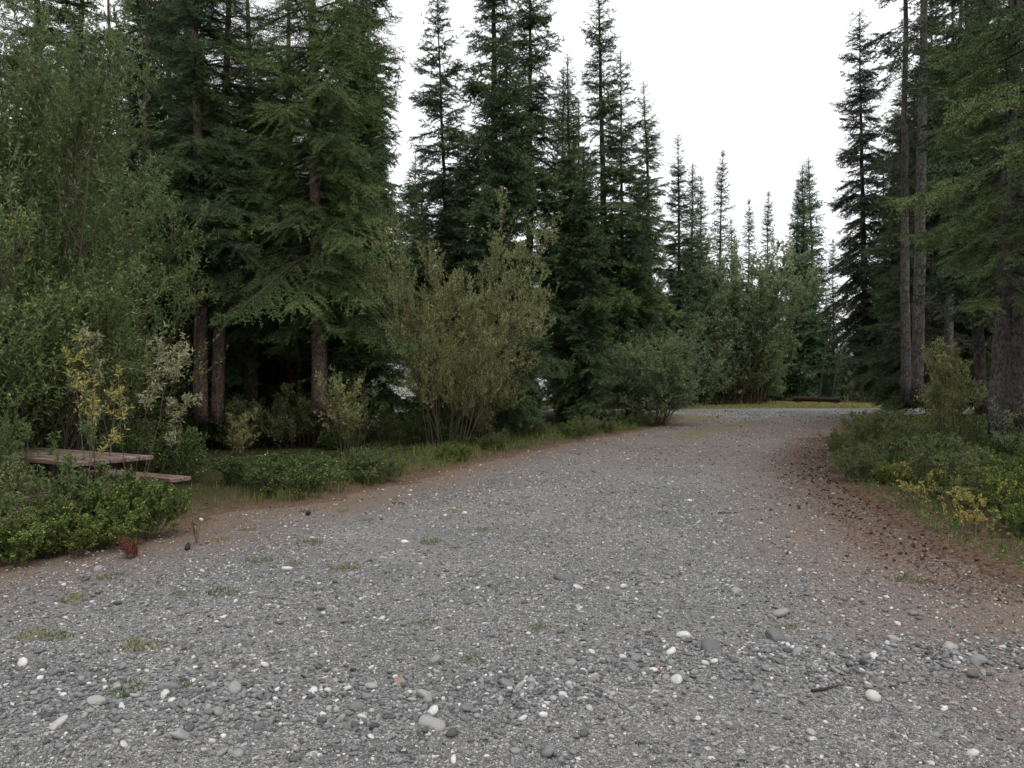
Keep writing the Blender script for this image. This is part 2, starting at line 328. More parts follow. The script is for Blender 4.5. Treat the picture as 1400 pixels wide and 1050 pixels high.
# ------------------------------------------------------------------ plan of the place
ROAD = np.array([(5.2, -8), (4.8, 0), (4.4, 4), (4.15, 6.2), (4.2, 7.4), (4.75, 10), (5.5, 13), (6.5, 15.8), (7.9, 19), (9.3, 22), (11.6, 27), (14.6, 32.5), (18, 36.2), (24, 38.3), (45, 40),
                 (45, 46.2), (24, 46.6), (14, 46.0), (8, 45.4), (0, 45), (-14, 44.6), (-45, 44), (-45, 39), (-14, 40), (0, 41), (5.5, 41.3), (7.7, 40.2), (8.1, 38), (7.6, 34.5), (6.1, 30),
                 (4.2, 25.5), (2.1, 21.5), (0, 17.1), (-1.3, 13.7), (-1.95, 11.7), (-2.6, 10.3), (-3.6, 9.35), (-3.7, 7.9), (-4.4, 6.9), (-5.6, 5), (-6.5, 2), (-7, -8)], float)
def sdf(x, y, poly=ROAD):
    """signed distance to the gravel, positive inside"""
    x = np.asarray(x, float); y = np.asarray(y, float); A = poly; B = np.roll(poly, -1, 0)
    best = np.full(x.shape, 1e9); ins = np.zeros(x.shape, bool)
    for (ax, ay), (bx, by) in zip(A, B):
        ex, ey = bx-ax, by-ay; t = np.clip(((x-ax)*ex+(y-ay)*ey)/(ex*ex+ey*ey), 0, 1)
        best = np.minimum(best, (x-ax-t*ex)**2+(y-ay-t*ey)**2)
        if ay != by:
            c = ((ay > y) != (by > y)) & (x < (bx-ax)*(y-ay)/(by-ay)+ax); ins ^= c
    return np.where(ins, 1, -1)*np.sqrt(best)
def wav(x, y, s=1.0):
    return (np.sin(x*1.7*s+np.sin(y*1.1*s)*1.3)+np.sin(y*2.3*s+np.sin(x*0.9*s+1)*1.7)+np.sin((x+y)*0.63*s+2))/3
def ground_z(x, y):
    x = np.asarray(x, float); y = np.asarray(y, float); d = sdf(x, y)
    off = np.clip(-d/1.4, 0, 1); off = off*off*(3-2*off)
    clear = np.clip((y-45)/3, 0, 1)*np.clip((x-2)/3, 0, 1)
    return off*(0.10*(1-clear)+0.05*wav(x, y, 1.3)) + 0.008*wav(x, y, 2.1)
def berm(x, y):
    yc = np.interp(x, [-3.5, -2.6, -0.5, 0.3, 1.0, 2.0, 3.2, 4.5], [4.0, 3.85, 3.8, 4.0, 4.4, 4.3, 4.5, 4.9]); wd = np.interp(x, [-3, 0, 1, 3], [0.5, 0.45, 0.33, 0.3])
    return np.exp(-((y-yc)/wd)**2)*(0.72+0.28*wav(x, y, 4.3))
def road_z(x, y):
    return 0.008*wav(x, y, 2.1) + 0.004*wav(x, y, 7.0) + 0.035*berm(x, y)*(0.6+0.4*wav(x, y, 3.1))
def at(px, Y): return (px-700)/1050*Y
def surf_z(x, y):
    return np.where(sdf(x, y) > 0, road_z(x, y)+0.004, ground_z(x, y))

# median grass line between the wheel ruts, seen far up the road
MED = np.array([(4.9, 22), (6.6, 25.5), (8.6, 29), (11.2, 33), (14.5, 37)])
def dline(x, y, L):
    b = np.full(np.shape(x), 1e9)
    for (ax, ay), (bx, by) in zip(L[:-1], L[1:]):
        ex, ey = bx-ax, by-ay; t = np.clip(((x-ax)*ex+(y-ay)*ey)/(ex*ex+ey*ey), 0, 1); b = np.minimum(b, np.hypot(x-ax-t*ex, y-ay-t*ey))
    return b

# ground sheet
def grid(xs, ys):
    X, Y = np.meshgrid(xs, ys); n, m = X.shape; i = np.arange(n*m).reshape(n, m)
    F = np.stack([i[:-1, :-1], i[:-1, 1:], i[1:, 1:], i[1:, :-1]], -1).reshape(-1, 4)
    return X.ravel(), Y.ravel(), F
gm, n, b = base_mat('forest_floor', 0.95, 0.1)
nz = noise(n, 0.8, 6, 0.7); nz2 = noise(n, 9, 6, 0.75)
f1 = ramp_node(n, [(0.35, (0.022, 0.016, 0.011)), (0.5, (0.040, 0.032, 0.017)), (0.62, (0.038, 0.048, 0.018)), (0.8, (0.055, 0.066, 0.024))])
n.links.new(math_node(n, 'MULTIPLY_ADD', nz2.outputs['Fac'], 0.5, math_node(n, 'MULTIPLY', nz.outputs['Fac'], 0.6)), f1.inputs[0])
f2 = ramp_node(n, [(0.3, (0.13, 0.13, 0.045)), (0.55, (0.20, 0.19, 0.07)), (0.8, (0.27, 0.23, 0.11))]); n.links.new(nz2.outputs['Fac'], f2.inputs[0])
f3 = ramp_node(n, [(0.3, (0.065, 0.040, 0.030)), (0.6, (0.15, 0.098, 0.07)), (0.8, (0.24, 0.175, 0.135))]); n.links.new(nz2.outputs['Fac'], f3.inputs[0])
c = mixc(n, attr(n, 'lawn').outputs['Fac'], f1.outputs[0], f2.outputs[0])
c = mixc(n, attr(n, 'brown').outputs['Fac'], c, f3.outputs[0]); n.links.new(c, b.inputs['Base Color'])
bp = n.nodes.new("ShaderNodeBump"); bp.inputs['Strength'].default_value = 0.7; bp.inputs['Distance'].default_value = 0.03; n.links.new(nz2.outputs['Fac'], bp.inputs['Height']); n.links.new(bp.outputs[0], b.inputs['Normal'])
xs = np.concatenate([[-900, -300, -120, -70], np.arange(-45, 46, 0.45), [70, 120, 300, 900]]); ys = np.concatenate([[-300, -80, -30], np.arange(-10, 70, 0.45), [80, 100, 160, 400, 1500]])
gx, gy, gF = grid(xs, ys); gd = sdf(gx, gy)
lawn = np.clip((gy-45.5)/1, 0, 1)*np.clip((64-gy+2*np.sin(gx))/2, 0, 1)*np.clip((gx-6)/4, 0, 1)*np.clip((44-gx)/3, 0, 1)
lawn = np.maximum(lawn, np.clip((gy-45.5)/2, 0, 1)*np.clip((51-gy)/2, 0, 1)*0.6)
brn = np.clip(1-(-gd)/1.3, 0, 1)*np.where((gy > 44), 0, 1)
gz = np.where(np.abs(gx) < 60, ground_z(gx, gy), 0.05); gz = np.where(gd > 0.5, -0.06, gz)
def add(name, me, parent=None, **props):
    o = bpy.data.objects.new(name, me); COL.objects.link(o)
    if parent: o.parent = parent
    for k, v in props.items(): o[k] = v
    return o
add('ground', raw_mesh('ground', np.stack([gx, gy, gz], 1), gF, gm, smooth=True, extra={'lawn': lawn, 'brown': brn}), kind='structure', label='forest floor and mossy ground around the gravel')

# gravel road sheet
rm, n, b = base_mat('gravel', 0.85, 0.25)
tcn = n.nodes.new("ShaderNodeTexCoord").outputs['Object']
def vor(sc):
    v = n.nodes.new("ShaderNodeTexVoronoi"); v.inputs['Scale'].default_value = sc; v.inputs['Randomness'].default_value = 1; n.links.new(tcn, v.inputs['Vector']); return v
v1, v2, v3 = vor(95), vor(210), vor(34)
def sep(v):
    s = n.nodes.new("ShaderNodeSeparateColor"); n.links.new(v.outputs['Color'], s.inputs[0]); return s
s1, s2, s3 = sep(v1), sep(v2), sep(v3)
GR = [(0.0, (0.042, 0.041, 0.040)), (0.3, (0.112, 0.110, 0.106)), (0.65, (0.200, 0.197, 0.190)), (0.85, (0.29, 0.286, 0.276)), (0.94, (0.48, 0.475, 0.465)), (1, (0.60, 0.60, 0.58))]
r1 = ramp_node(n, GR); n.links.new(s1.outputs[0], r1.inputs[0]); r2 = ramp_node(n, GR); n.links.new(s2.outputs[0], r2.inputs[0]); r3 = ramp_node(n, GR); n.links.new(s3.outputs[0], r3.inputs[0])
c = mixc(n, 0.5, r1.outputs[0], r2.outputs[0])
c = mixc(n, math_node(n, 'GREATER_THAN', s3.outputs[1], 0.86), c, r3.outputs[0])
pat = noise(n, 0.7, 5, 0.65, tcn); pr = ramp_node(n, [(0.32, (0.74, 0.74, 0.75)), (0.7, (1.12, 1.10, 1.07))]); n.links.new(pat.outputs['Fac'], pr.inputs[0])
c = mixc(n, 1.0, c, pr.outputs[0], 'MULTIPLY')
bn = noise(n, 5, 6, 0.75, tcn)
br = ramp_node(n, [(0.35, (0.105, 0.068, 0.050)), (0.6, (0.20, 0.140, 0.105)), (0.8, (0.31, 0.24, 0.19))]); n.links.new(noise(n, 60, 5, 0.8, tcn).outputs['Fac'], br.inputs[0])
def soft(at_, k=1.4):
    return math_node(n, 'ADD', attr(n, at_).outputs['Fac'], math_node(n, 'MULTIPLY_ADD', bn.outputs['Fac'], k, -0.5*k), clamp=True)
def gated(at_, k=1.2):   # noise-ragged mask that stays zero where the attribute is zero
    a_ = attr(n, at_).outputs['Fac']
    return math_node(n, 'MULTIPLY', soft(at_, k), math_node(n, 'MULTIPLY', a_, 4, clamp=True))
c = mixc(n, math_node(n, 'MULTIPLY', gated('brown'), 0.93), c, br.outputs[0])
gr_ = ramp_node(n, [(0.3, (0.10, 0.11, 0.035)), (0.7, (0.21, 0.20, 0.075))]); n.links.new(noise(n, 30, 4, 0.8, tcn).outputs['Fac'], gr_.inputs[0])
c = mixc(n, math_node(n, 'MULTIPLY', gated('grassy', 1.8), 0.7), c, gr_.outputs[0])
n.links.new(c, b.inputs['Base Color'])
bp = n.nodes.new("ShaderNodeBump"); bp.inputs['Strength'].default_value = 0.9; bp.inputs['Distance'].default_value = 0.006
n.links.new(math_node(n, 'ADD', v1.outputs['Distance'], math_node(n, 'MULTIPLY', v2.outputs['Distance'], 0.5)), bp.inputs['Height']); n.links.new(bp.outputs[0], b.inputs['Normal'])
ys = np.concatenate([np.arange(-8, 2.6, 0.3), np.geomspace(2.6, 16, 260), np.arange(16.12, 48, 0.16)])
xs = np.concatenate([np.arange(-46, -8, 0.5), np.arange(-8, 8, 0.09), np.arange(8, 22, 0.16), np.arange(22, 46, 0.5)])
rx, ry, rF = grid(xs, ys); rd = sdf(rx, ry)
keep = rd[rF].max(1) > -0.6; rF = rF[keep]; used = np.unique(rF); mp = -np.ones(len(rx), int); mp[used] = np.arange(len(used)); rF = mp[rF]; rx, ry, rd = rx[used], ry[used], rd[used]
rag = rd + 0.16*wav(rx, ry, 3.3) + 0.07*wav(rx, ry, 9.1)
rz = road_z(rx, ry) + 0.004
rz = np.where(rag < 0.15, rz - np.clip(0.15-rag, 0, 1)*0.5, rz)
right = np.clip((rx-(0.42*ry+0.2))/1.0, 0, 1)
bw = 1.6+0.9*np.clip((rx-0.2*ry)/(0.2*ry+0.1), 0, 1)
bw = np.where(ry > 37, 0.3, bw)
brown = np.clip(1.25-rd/bw, 0, 1)
brown = np.maximum(brown, 0.55*np.clip((ry-12)/6, 0, 1)*np.clip((34-ry)/6, 0, 1))
brown = np.maximum(brown, 0.95*np.exp(-((rx-5.4)/1.3)**2-((ry-13.5)/4.0)**2))
grs = np.exp(-(dline(rx, ry, MED)/0.55)**2)*0.8
grs = np.maximum(grs, 0.9*np.exp(-((rx-(7.8+0.12*(ry-32)))/1.2)**2-((ry-35)/4.5)**2))
grs = np.maximum(grs, 0.25*np.clip(1-rd/0.9, 0, 1))
grs = np.maximum(grs, 0.6*np.exp(-((rx-12.6)/1.0)**2-((ry-28.5)/1.5)**2))
add('gravel_road', raw_mesh('gravel_road', np.stack([rx, ry, rz], 1), rF, rm, smooth=True, extra={'brown': brown, 'grassy': grs}), kind='structure', label='grey gravel track curving right through the forest')

# ------------------------------------------------------------------ loose stones
def ico(sub):
    import bmesh
    bm = bmesh.new(); bmesh.ops.create_icosphere(bm, subdivisions=sub, radius=1)
    V = np.array([v.co[:] for v in bm.verts]); F = np.array([[v.index for v in f.verts] for f in bm.faces]); bm.free(); return V, F
I1, I2, I3 = ico(1), ico(2), ico(3)
def stone_shape(V, rng, lump=0.28):
    k = rng.normal(0, 1, (4, 3)); k = nrm(k)
    r = 1 + lump*0.5*np.sin(V@k[0]*2.2+1)+lump*0.4*np.sin(V@k[1]*3.1+2)
    for j in (2, 3):
        dd = V@k[j]; r = np.where(dd > 0.62, r*0.62/np.maximum(dd, .62)*1.03, r)
    return V*r[:, None]
def scatter_stones(x, y, size, base, flat, rng, tint, sink=0.3, lump=0.28):
    N = len(x); protos = [stone_shape(base[0], rng, lump) for _ in range(12)]; pv = np.stack(protos)
    V = pv[rng.integers(0, 12, N)]
    sc = np.stack([size, size*rng.uniform(0.6, 0.95, N), size*rng.uniform(*flat, N)], 1)*0.5
    V = V*sc[:, None]
    a = rng.uniform(0, 2*PI, N); ti = rng.normal(0, 0.22, N); t2 = rng.normal(0, 0.22, N)
    V = np.stack([V[..., 0], V[..., 1], V[..., 2] + V[..., 0]*ti[:, None] + V[..., 1]*t2[:, None]], -1)
    ca, sa = np.cos(a)[:, None], np.sin(a)[:, None]
    V = np.stack([V[..., 0]*ca-V[..., 1]*sa, V[..., 0]*sa+V[..., 1]*ca, V[..., 2]], -1)
    zc = road_z(x, y)+0.004+sc[:, 2]*(1-2*sink)
    V += np.stack([x, y, zc], 1)[:, None]
    k = base[0].shape[0]; F = base[1][None]+(np.arange(N)*k)[:, None, None]
    return V.reshape(-1, 3), F.reshape(-1, 3), np.repeat(tint, k)
sm, n, b = base_mat('stones', 0.75, 0.25)
r = ramp_node(n, [(0, (0.06, 0.059, 0.058)), (0.18, (0.112, 0.111, 0.111)), (0.36, (0.165, 0.166, 0.168)), (0.5, (0.18, 0.190, 0.192)), (0.64, (0.24, 0.235, 0.225)), (0.77, (0.31, 0.303, 0.288)), (0.88, (0.42, 0.40, 0.36)), (0.94, (0.50, 0.49, 0.475)), (0.985, (0.58, 0.575, 0.56)), (1, (0.24, 0.175, 0.15))])
# ramp nodes allow many stops
n.links.new(attr(n, 'tint').outputs['Fac'], r.inputs[0])
sn = noise(n, 120, 5, 0.7); sr = ramp_node(n, [(0.3, (0.78, 0.78, 0.78)), (0.7, (1.16, 1.16, 1.16))]); n.links.new(sn.outputs['Fac'], sr.inputs[0])
n.links.new(mixc(n, 1, r.outputs[0], sr.outputs[0], 'MULTIPLY'), b.inputs['Base Color'])
bp = n.nodes.new("ShaderNodeBump"); bp.inputs['Strength'].default_value = 0.35; bp.inputs['Distance'].default_value = 0.002; n.links.new(sn.outputs['Fac'], bp.inputs['Height']); n.links.new(bp.outputs[0], b.inputs['Normal'])
M['stone'] = sm
rng = np.random.default_rng(11)
def tints(N, white=0.05):
    t = rng.beta(1.7, 1.9, N)*0.86; wv = rng.random(N) < white; t[wv] = rng.uniform(0.9, 0.98, wv.sum()); rd_ = rng.random(N) < 0.006; t[rd_] = 1; return t
def brownness(x, y):
    d = sdf(x, y)+0.35*wav(x, y, 2.9)+0.15*wav(x, y, 8.3); bw = 1.3+1.0*np.clip((x-0.2*y)/(0.2*y+0.1), 0, 1); bw = np.where(y > 37, 0.3, bw)
    b_ = np.clip(1-d/bw, 0, 1)*0.92
    b_ = np.maximum(b_, 0.42*np.clip((y-12)/6, 0, 1)*np.clip((34-y)/6, 0, 1))
    b_ = np.maximum(b_, 0.95*np.exp(-((x-5.4)/1.3)**2-((y-13.5)/4.0)**2))
    g_ = np.exp(-(dline(x, y, MED)/0.55)**2)
    return np.maximum(b_, g_)
def zone(n_, y0, y1, power=1.0, gate=None):
    """points in the view wedge, uniform on the ground between y0 and y1"""
    y = np.sqrt(rng.uniform(y0**2, y1**2, n_)); x = rng.uniform(-1, 1, n_)*(0.72*y+0.9)
    k = (sdf(x, y) > 0.02) & (rng.random(n_) > 0.92*brownness(x, y)**0.8)
    if gate is not None: k &= gate(x, y) > rng.random(n_)
    return x[k], y[k]
parts = []
N_ = 340000; u_ = rng.random(N_); y = (2.7**-0.5 - u_*(2.7**-0.5-42**-0.5))**-2; x = rng.uniform(-1, 1, N_)*(0.72*y+1.5)
k = (sdf(x, y) > 0.02) & (rng.random(N_) > 0.92*brownness(x, y)**0.8) & (rng.random(N_) < np.clip(0.72+0.55*wav(x*1.3+0.2*y, y*0.45, 1.2), 0.18, 1)); x, y = x[k], y[k]
parts.append(scatter_stones(x, y, 0.0088*np.maximum(y/4, 0.9)**0.75*rng.lognormal(0, 0.38, len(x)), I1, (0.4, 0.85), rng, tints(len(x), 0.10)))
g = lambda x, y: 0.10+0.9*berm(x, y)
x, y = zone(54000, 2.7, 6.5, gate=lambda x, y: 0.14+0.86*berm(x, y)); parts.append(scatter_stones(x, y, rng.lognormal(math.log(0.019), 0.35, len(x)), I2, (0.4, 0.75), rng, tints(len(x), 0.05), lump=0.2))
x, y = zone(29000, 2.7, 6.5, gate=lambda x, y: 0.05+0.95*berm(x, y)**2); sz = rng.lognormal(math.log(0.029), 0.36, len(x)); parts.append(scatter_stones(x, y, sz, I2, (0.4, 0.7), rng, tints(len(x), 0.07), sink=0.22, lump=0.2))
x, y = zone(2600, 5.0, 20.0); parts.append(scatter_stones(x, y, rng.lognormal(math.log(0.038), 0.35, len(x)), I2, (0.3, 0.6), rng, tints(len(x), 0.15), lump=0.2))
V, F, ti = cat(parts)
add('loose_gravel', raw_mesh('loose_gravel', V, F, sm, ti, smooth=True), kind='stuff', label='loose grey gravel and pebbles spread over the track')

# single larger cobbles that can be pointed at: (px, py, width px, tone, label, group)
COB = [(935, 872, 20, 0.95, 'smooth white cobble lying alone right of the middle foreground'), (790, 804, 15, 0.91, 'pale cobble beside a flat dark stone in mid track'), (772, 792, 28, 0.25, 'flat dark grey stone touching a pale cobble in mid track'),
       (582, 957, 26, 0.72, 'round light grey cobble in the middle of the foreground stones'), (548, 938, 20, 1.0, 'pinkish brown cobble in the foreground stones'), (78, 998, 26, 0.86, 'off white cobble near the lower left corner'),
       (133, 964, 24, 0.74, 'flat beige cobble on the left of the foreground'), (230, 945, 28, 0.38, 'flat blue grey stone on the left of the foreground'), (590, 995, 36, 0.7, 'broad flat grey stone near the bottom edge of the foreground'),
       (248, 1011, 28, 0.7, 'flat grey stone with pale face near the bottom left'), (1338, 914, 30, 0.55, 'large blue grey cobble at the right end of the stone ridge'), (1300, 893, 22, 0.76, 'pale beige cobble at the right end of the stone ridge'),
       (972, 892, 34, 0.22, 'big dark flat stone at the head of the stone ridge'), (925, 935, 22, 0.93, 'bright white lumpy stone at the left of the stone ridge'), (1060, 874, 34, 0.24, 'purplish dark flat stone half sunk behind the stone ridge'),
       (473, 949, 16, 0.93, 'small oval white cobble left of the middle foreground'), (692, 942, 22, 0.4, 'slate grey cobble just right of the foreground middle'), (780, 912, 18, 0.62, 'lumpy beige grey stone behind the foreground stones'),
       (1110, 1003, 18, 0.78, 'pale cobble on the sandy ground at the lower right'), (325, 1034, 18, 0.66, 'grey cobble cut close to the lower left frame edge'), (1007, 811, 18, 0.7, 'flat light cobble on the track at the right'),
       (1225, 878, 20, 0.72, 'flat grey cobble above the stone ridge on the right'), (640, 975, 22, 0.3, 'dark slate cobble among foreground pebbles'), (870, 905, 20, 0.5, 'blue grey cobble near the stone ridge head'), (1160, 905, 18, 0.4, 'dark grey cobble on the crest of the stone ridge')]
for i, (px, py, wp, tone, lab) in enumerate(COB):
    d = EYE*1050/(py-522); x0 = at(px, d)
    V, F, ti = scatter_stones(np.array([0.0]), np.array([0.0]), np.array([wp/1050*d*1.0]), I3, (0.42, 0.62), rng, np.array([tone]), sink=0.36, lump=0.24)
    V = V - np.array([0, 0, road_z(0, 0)+0.004])
    o = add('cobble', raw_mesh('cobble', V, F, sm, ti, smooth=True), label=lab, category='cobble', group='larger cobbles on the gravel track')
    o.location = (x0, d, float(road_z(x0, d))+0.004)

# ------------------------------------------------------------------ placing plants
def plant(pr, name, label, category, x, y, s=1.0, rz=None, group=None, sz=None, z=None, tilt=(0, 0)):
    e = bpy.data.objects.new(name, None); COL.objects.link(e); e.empty_display_size = 0.3
    e.location = (x, y, float(surf_z(x, y)) if z is None else z)
    e.rotation_euler = (tilt[0], tilt[1], random.uniform(0, 2*PI) if rz is None else rz)
    e.scale = (s, s, sz or s)
    e['label'] = label; e['category'] = category
    if group: e['group'] = group
    for k, me in pr.items(): add(k, me, e)
    if category == 'tree' and tilt == (0, 0): e.rotation_euler[0] = random.gauss(0, 0.014); e.rotation_euler[1] = random.gauss(0, 0.014)
    return e
random.seed(5)

# ------------------------------------------------------------------ spruces
SP = {}
SP['wide'] = spruce(1, 15.5, 3.1, 2.7, 0.19, 0, 14, 0.42, needles='needle_warm', bark='bark_brown', ztop=11.5, bare=0.12, power=0.75)
SP['wide2'] = spruce(2, 15.0, 2.5, 3.6, 0.16, 0, 14, 0.38, sparse=0.1, bark='bark_brown', ztop=11.5, bare=0.14)
SP['right'] = spruce(3, 15.0, 2.15, 3.1, 0.18, 0, 10, 0.42, sparse=0.25, bark='bark_grey', needles='needle_warm', ztop=10, bare=0.34)
SP['mid'] = spruce(4, 18, 2.05, 2.4, 0.19, 1, 14, 0.42, sparse=0.25, bare=0.10)
SP['mid2'] = spruce(5, 17, 2.1, 1.6, 0.18, 1, 14, 0.38, sparse=0.2, bare=0.10, needles='needle_warm')
SP['ragged'] = spruce(17, 17.5, 2.1, 1.8, 0.19, 1, 14, 0.5, sparse=0.32, bare=0.12, needles='needle_warm', dead=10)
SP['thin'] = spruce(6, 16, 2.0, 3.8, 0.12, 1, 12, 0.15, sparse=0.3, power=0.7, bare=0.14)
SP['droop'] = spruce(7, 19.5, 1.9, 1.8, 0.17, 1, 14, 0.8, sparse=0.25, power=0.45, needles='needle_dry', bark='bark_dark', bare=0.15)
SP['high'] = spruce(8, 19, 1.5, 7.0, 0.155, 1, 6, 0.45, sparse=0.45, bark='bark_grey', needles='needle_dry', power=0.5, dead=7)
SP['far'] = spruce(9, 18, 2.1, 0.8, 0.16, 2, 14, 0.35, needles='needle_blue', power=0.85, bare=0.05)
SP['far2'] = spruce(10, 17, 1.5, 0.6, 0.13, 2, 13, 0.4, sparse=0.15, power=0.8, bare=0.05)
SP['far3'] = spruce(11, 16, 2.2, 0.3, 0.16, 2, 15, 0.4, needles='needle_warm', power=0.85, bare=0.05)
SP['bank'] = spruce(12, 14, 2.4, 0.8, 0.15, 1, 14, 0.4, sparse=0.15, bare=0.12)
SP['high_full'] = spruce(14, 16.5, 2.05, 3.6, 0.17, 1, 15, 0.42, sparse=0.25, bare=0.08, power=0.7, dead=3)
SP['full'] = spruce(13, 16.5, 2.6, 1.2, 0.18, 1, 16, 0.45, sparse=0.08, bare=0.08, power=0.7)
def spr(k, px, Y, lab, s=1.0, rz=None, sz=None, grp=None, tilt=(0, 0), name='spruce_tree'):
    return plant(SP[k], name, lab, 'tree', at(px, Y), Y, s, rz, grp, sz, tilt=tilt)
spr('wide', 438, 17.0, 'big spruce with wide low boughs and reddish trunk behind the dark green bush', 1.0, 0.3)
spr('wide2', 276, 16.6, 'spruce with reddish flaky trunk, left one of the close pair', 0.95, 1.0)
spr('wide2', 296, 16.9, 'spruce with reddish flaky trunk, right one of the close pair', 0.9, 3.1)
spr('wide2', 190, 19.0, 'tall dark spruce rising behind the big willow', 1.0, 2.0)
spr('wide', 345, 21.0, 'dark spruce between the reddish pair and the wide spruce', 0.95, 4.2)
spr('wide2', 150, 23.0, 'tall spruce showing above the second willow', 1.0, 4.0)
spr('wide', 400, 23.5, 'spruce shadowed straight behind the wide low boughed one', 1.0, 2.0)
spr('mid', 475, 22.5, 'spruce closing the left side of the open sky', 0.92, 5.0)
spr('mid', 250, 24.5, 'tall spruce deep behind the reddish pair', 0.95, 3.0)
spr('full', 563, 54, 'spruce rising behind the motorhome at the foot of the open sky', 1.08, 1.0)
spr('bank', 622, 31, 'short dark spruce below the slim open pair', 0.7, 2.5)
spr('bank', 797, 31.5, 'short full spruce left of the tall verge spruce', 0.72, 4.5)
spr('bank', 872, 31.5, 'short spruce right of the tall verge spruce', 0.66, 0.5)
spr('mid', 574, 41, 'mid distance spruce closing the bottom of the left sky gap', 0.76, 3.0)
spr('far3', 548, 50, 'low spruce top just right of the wide boughed spruce', 0.8, 2.0)
spr('wide2', 55, 18.5, 'spruce crown showing dark through the big willow', 1.0, 0.4)
spr('mid', 100, 21, 'spruce hidden behind the left willow crown', 0.9, 1.2)
spr('bank', 240, 22, 'dark spruce in the shade behind the reddish pair', 1.1, 1.2)
spr('bank', 500, 24, 'half hidden dark spruce right behind the wide spruce', 0.95, 2.2)
spr('thin', 620, 27, 'slim open spruce with see-through boughs against the sky', 0.98, 0.8)
spr('thin', 634, 28.5, 'shorter slim spruce leaning on the see-through one', 0.66, 2.8)
spr('mid', 678, 24.5, 'thick trunked tall spruce behind the pale willow', 1.0, 2.6)
spr('high_full', 722, 27.5, 'dense tall spruce just right of the thick trunked one', 1.05, 0.2)
spr('far', 768, 42, 'small pale spruce top peeping between two tall spruces', 1.05, 0.5)
spr('ragged', 828, 29.5, 'tall full spruce with reddish lower trunk at the verge', 1.0, 4.0)
spr('thin', 852, 30.5, 'slim spruce tucked against the tall verge spruce', 0.93, 1.0)
spr('mid2', 893, 33.5, 'spruce leaning right with ragged top', 0.86, 3.0, tilt=(0, 0.03))
spr('mid2', 786, 33, 'dark spruce behind the gap with the parked minivan', 0.8, 1.5)
spr('mid', 930, 43, 'spire topped spruce rising behind the roadside willow', 0.86, 1.4, 0.86)
spr('far', 945, 49, 'bluish spruce in the row beyond the bend', 0.86, 2.2)
spr('far2', 958, 50, 'slim dark spruce beside the bluish row', 0.88, 0.3)
spr('far2', 980, 54, 'lone spiky spruce standing above the olive willows', 1.04, 1.9)
spr('far2', 1006, 66, 'short spruce tip left of the paired tips over the willows', 0.92, 4)
spr('far2', 1021, 62, 'pointed spruce tip over the middle of the willows', 0.96, 5)
spr('far2', 1048, 60, 'dark narrow spruce tip at the right end of the willows', 0.97, 2.4)
spr('far', 1086, 61, 'left spire of the blue green spruce trio', 0.97, 1)
spr('far', 1102, 60.5, 'middle spire of the blue green spruce trio', 1.05, 3)
spr('far', 1117, 62, 'tallest right spire of the blue green spruce trio', 1.1, 5)
spr('far2', 1140, 60, 'low spruce right of the blue green trio', 0.75, 2)
spr('droop', 1187, 36, 'drooping half dead spruce at the right of the open sky', 0.98, 0.4)
spr('droop', 1208, 44, 'second drooping spruce behind the half dead one', 0.8, 2.4)
spr('high', 1239, 22.8, 'bare lower trunk leaning left at the bend, thinner of the pair', 0.95, 1.1, tilt=(0, -0.028))
spr('high', 1252, 21.6, 'straight grey trunk at the bend, thicker of the pair', 1.12, 3.3, tilt=(0, -0.006))
spr('high', 1292, 23.5, 'dark trunk standing back behind the right shrubs', 0.9, 2.0)
spr('right', 1362, 13.2, 'thick grey trunked spruce with big boughs in the right foreground', 0.88, 0.9)
spr('right', 1392, 14.2, 'spruce trunk crowding the right picture edge', 0.9, 3.9)
spr('right', 1440, 11.5, 'spruce just past the right picture edge with boughs hanging in', 1.0, 2.2)
spr('high_full', 1342, 18.5, 'spruce with a hanging dark crown between the grey trunks', 0.88, 1.5)
spr('wide2', 1300, 26.5, 'broad dark spruce directly behind the bend trunks', 1.05, 2.9)
spr('full', 1335, 25.5, 'dense dark spruce between the two pairs of grey trunks', 0.95, 5.0)
spr('full', 1290, 31.0, 'dark spruce filling the gap behind the bend trunks', 0.95, 0.6)

SP['seedling'] = spruce(15, 1.15, 0.62, 0.05, 0.02, 0, 30, 0.3, needles='needle_blue', bare=0.05, dead=0)
spr('seedling', 1213, 24.5, 'tiny spruce seedling poking out beside the grey bend trunks', 0.8, 1.0)
# background wood
def ok_spot(x, y, pts, dmin): return all((x-a)**2+(y-b)**2 > dmin*dmin for a, b in pts)
pts = [(o.location.x, o.location.y) for o in COL.objects if o.name.startswith('spruce_tree')]
rg = random.Random(3)
def fill(nw, fx, fy, keys, smin, smax, lab, grp, dmin, test=lambda x, y, px: True):
    k = 0; tries = 0
    while k < nw and tries < nw*60:
        tries += 1; x, y = fx(), fy(); px = 700+x/y*1050 if y > 1 else -999
        if float(sdf(x, y)) > -1.6 or not ok_spot(x, y, pts, dmin) or not test(x, y, px): continue
        pts.append((x, y)); plant(SP[rg.choice(keys)], 'spruce_tree', lab, 'tree', x, y, rg.uniform(smin, smax), rg.uniform(0, 6.28), grp); k += 1
free = lambda px: not (518 < px < 590 or 700 < px < 785)
fill(46, lambda: rg.uniform(-24, 4), lambda: rg.uniform(19, 37), ['bank', 'bank', 'thin', 'mid2'], 0.6, 0.9, 'spruce in the dark wood left of the track, before the far loop road', 'spruces filling the left wood', 1.6, lambda x, y, px: -60 < px < 880 and free(px) and not (560 < px < 660 and y < 26))
fill(34, lambda: rg.uniform(9, 34), lambda: rg.uniform(15, 37), ['bank', 'full', 'mid', 'droop'], 0.65, 1.0, 'spruce in the dark wood right of the bend', 'spruces filling the right wood', 1.6, lambda x, y, px: 1245 < px < 1480 and y > 25)
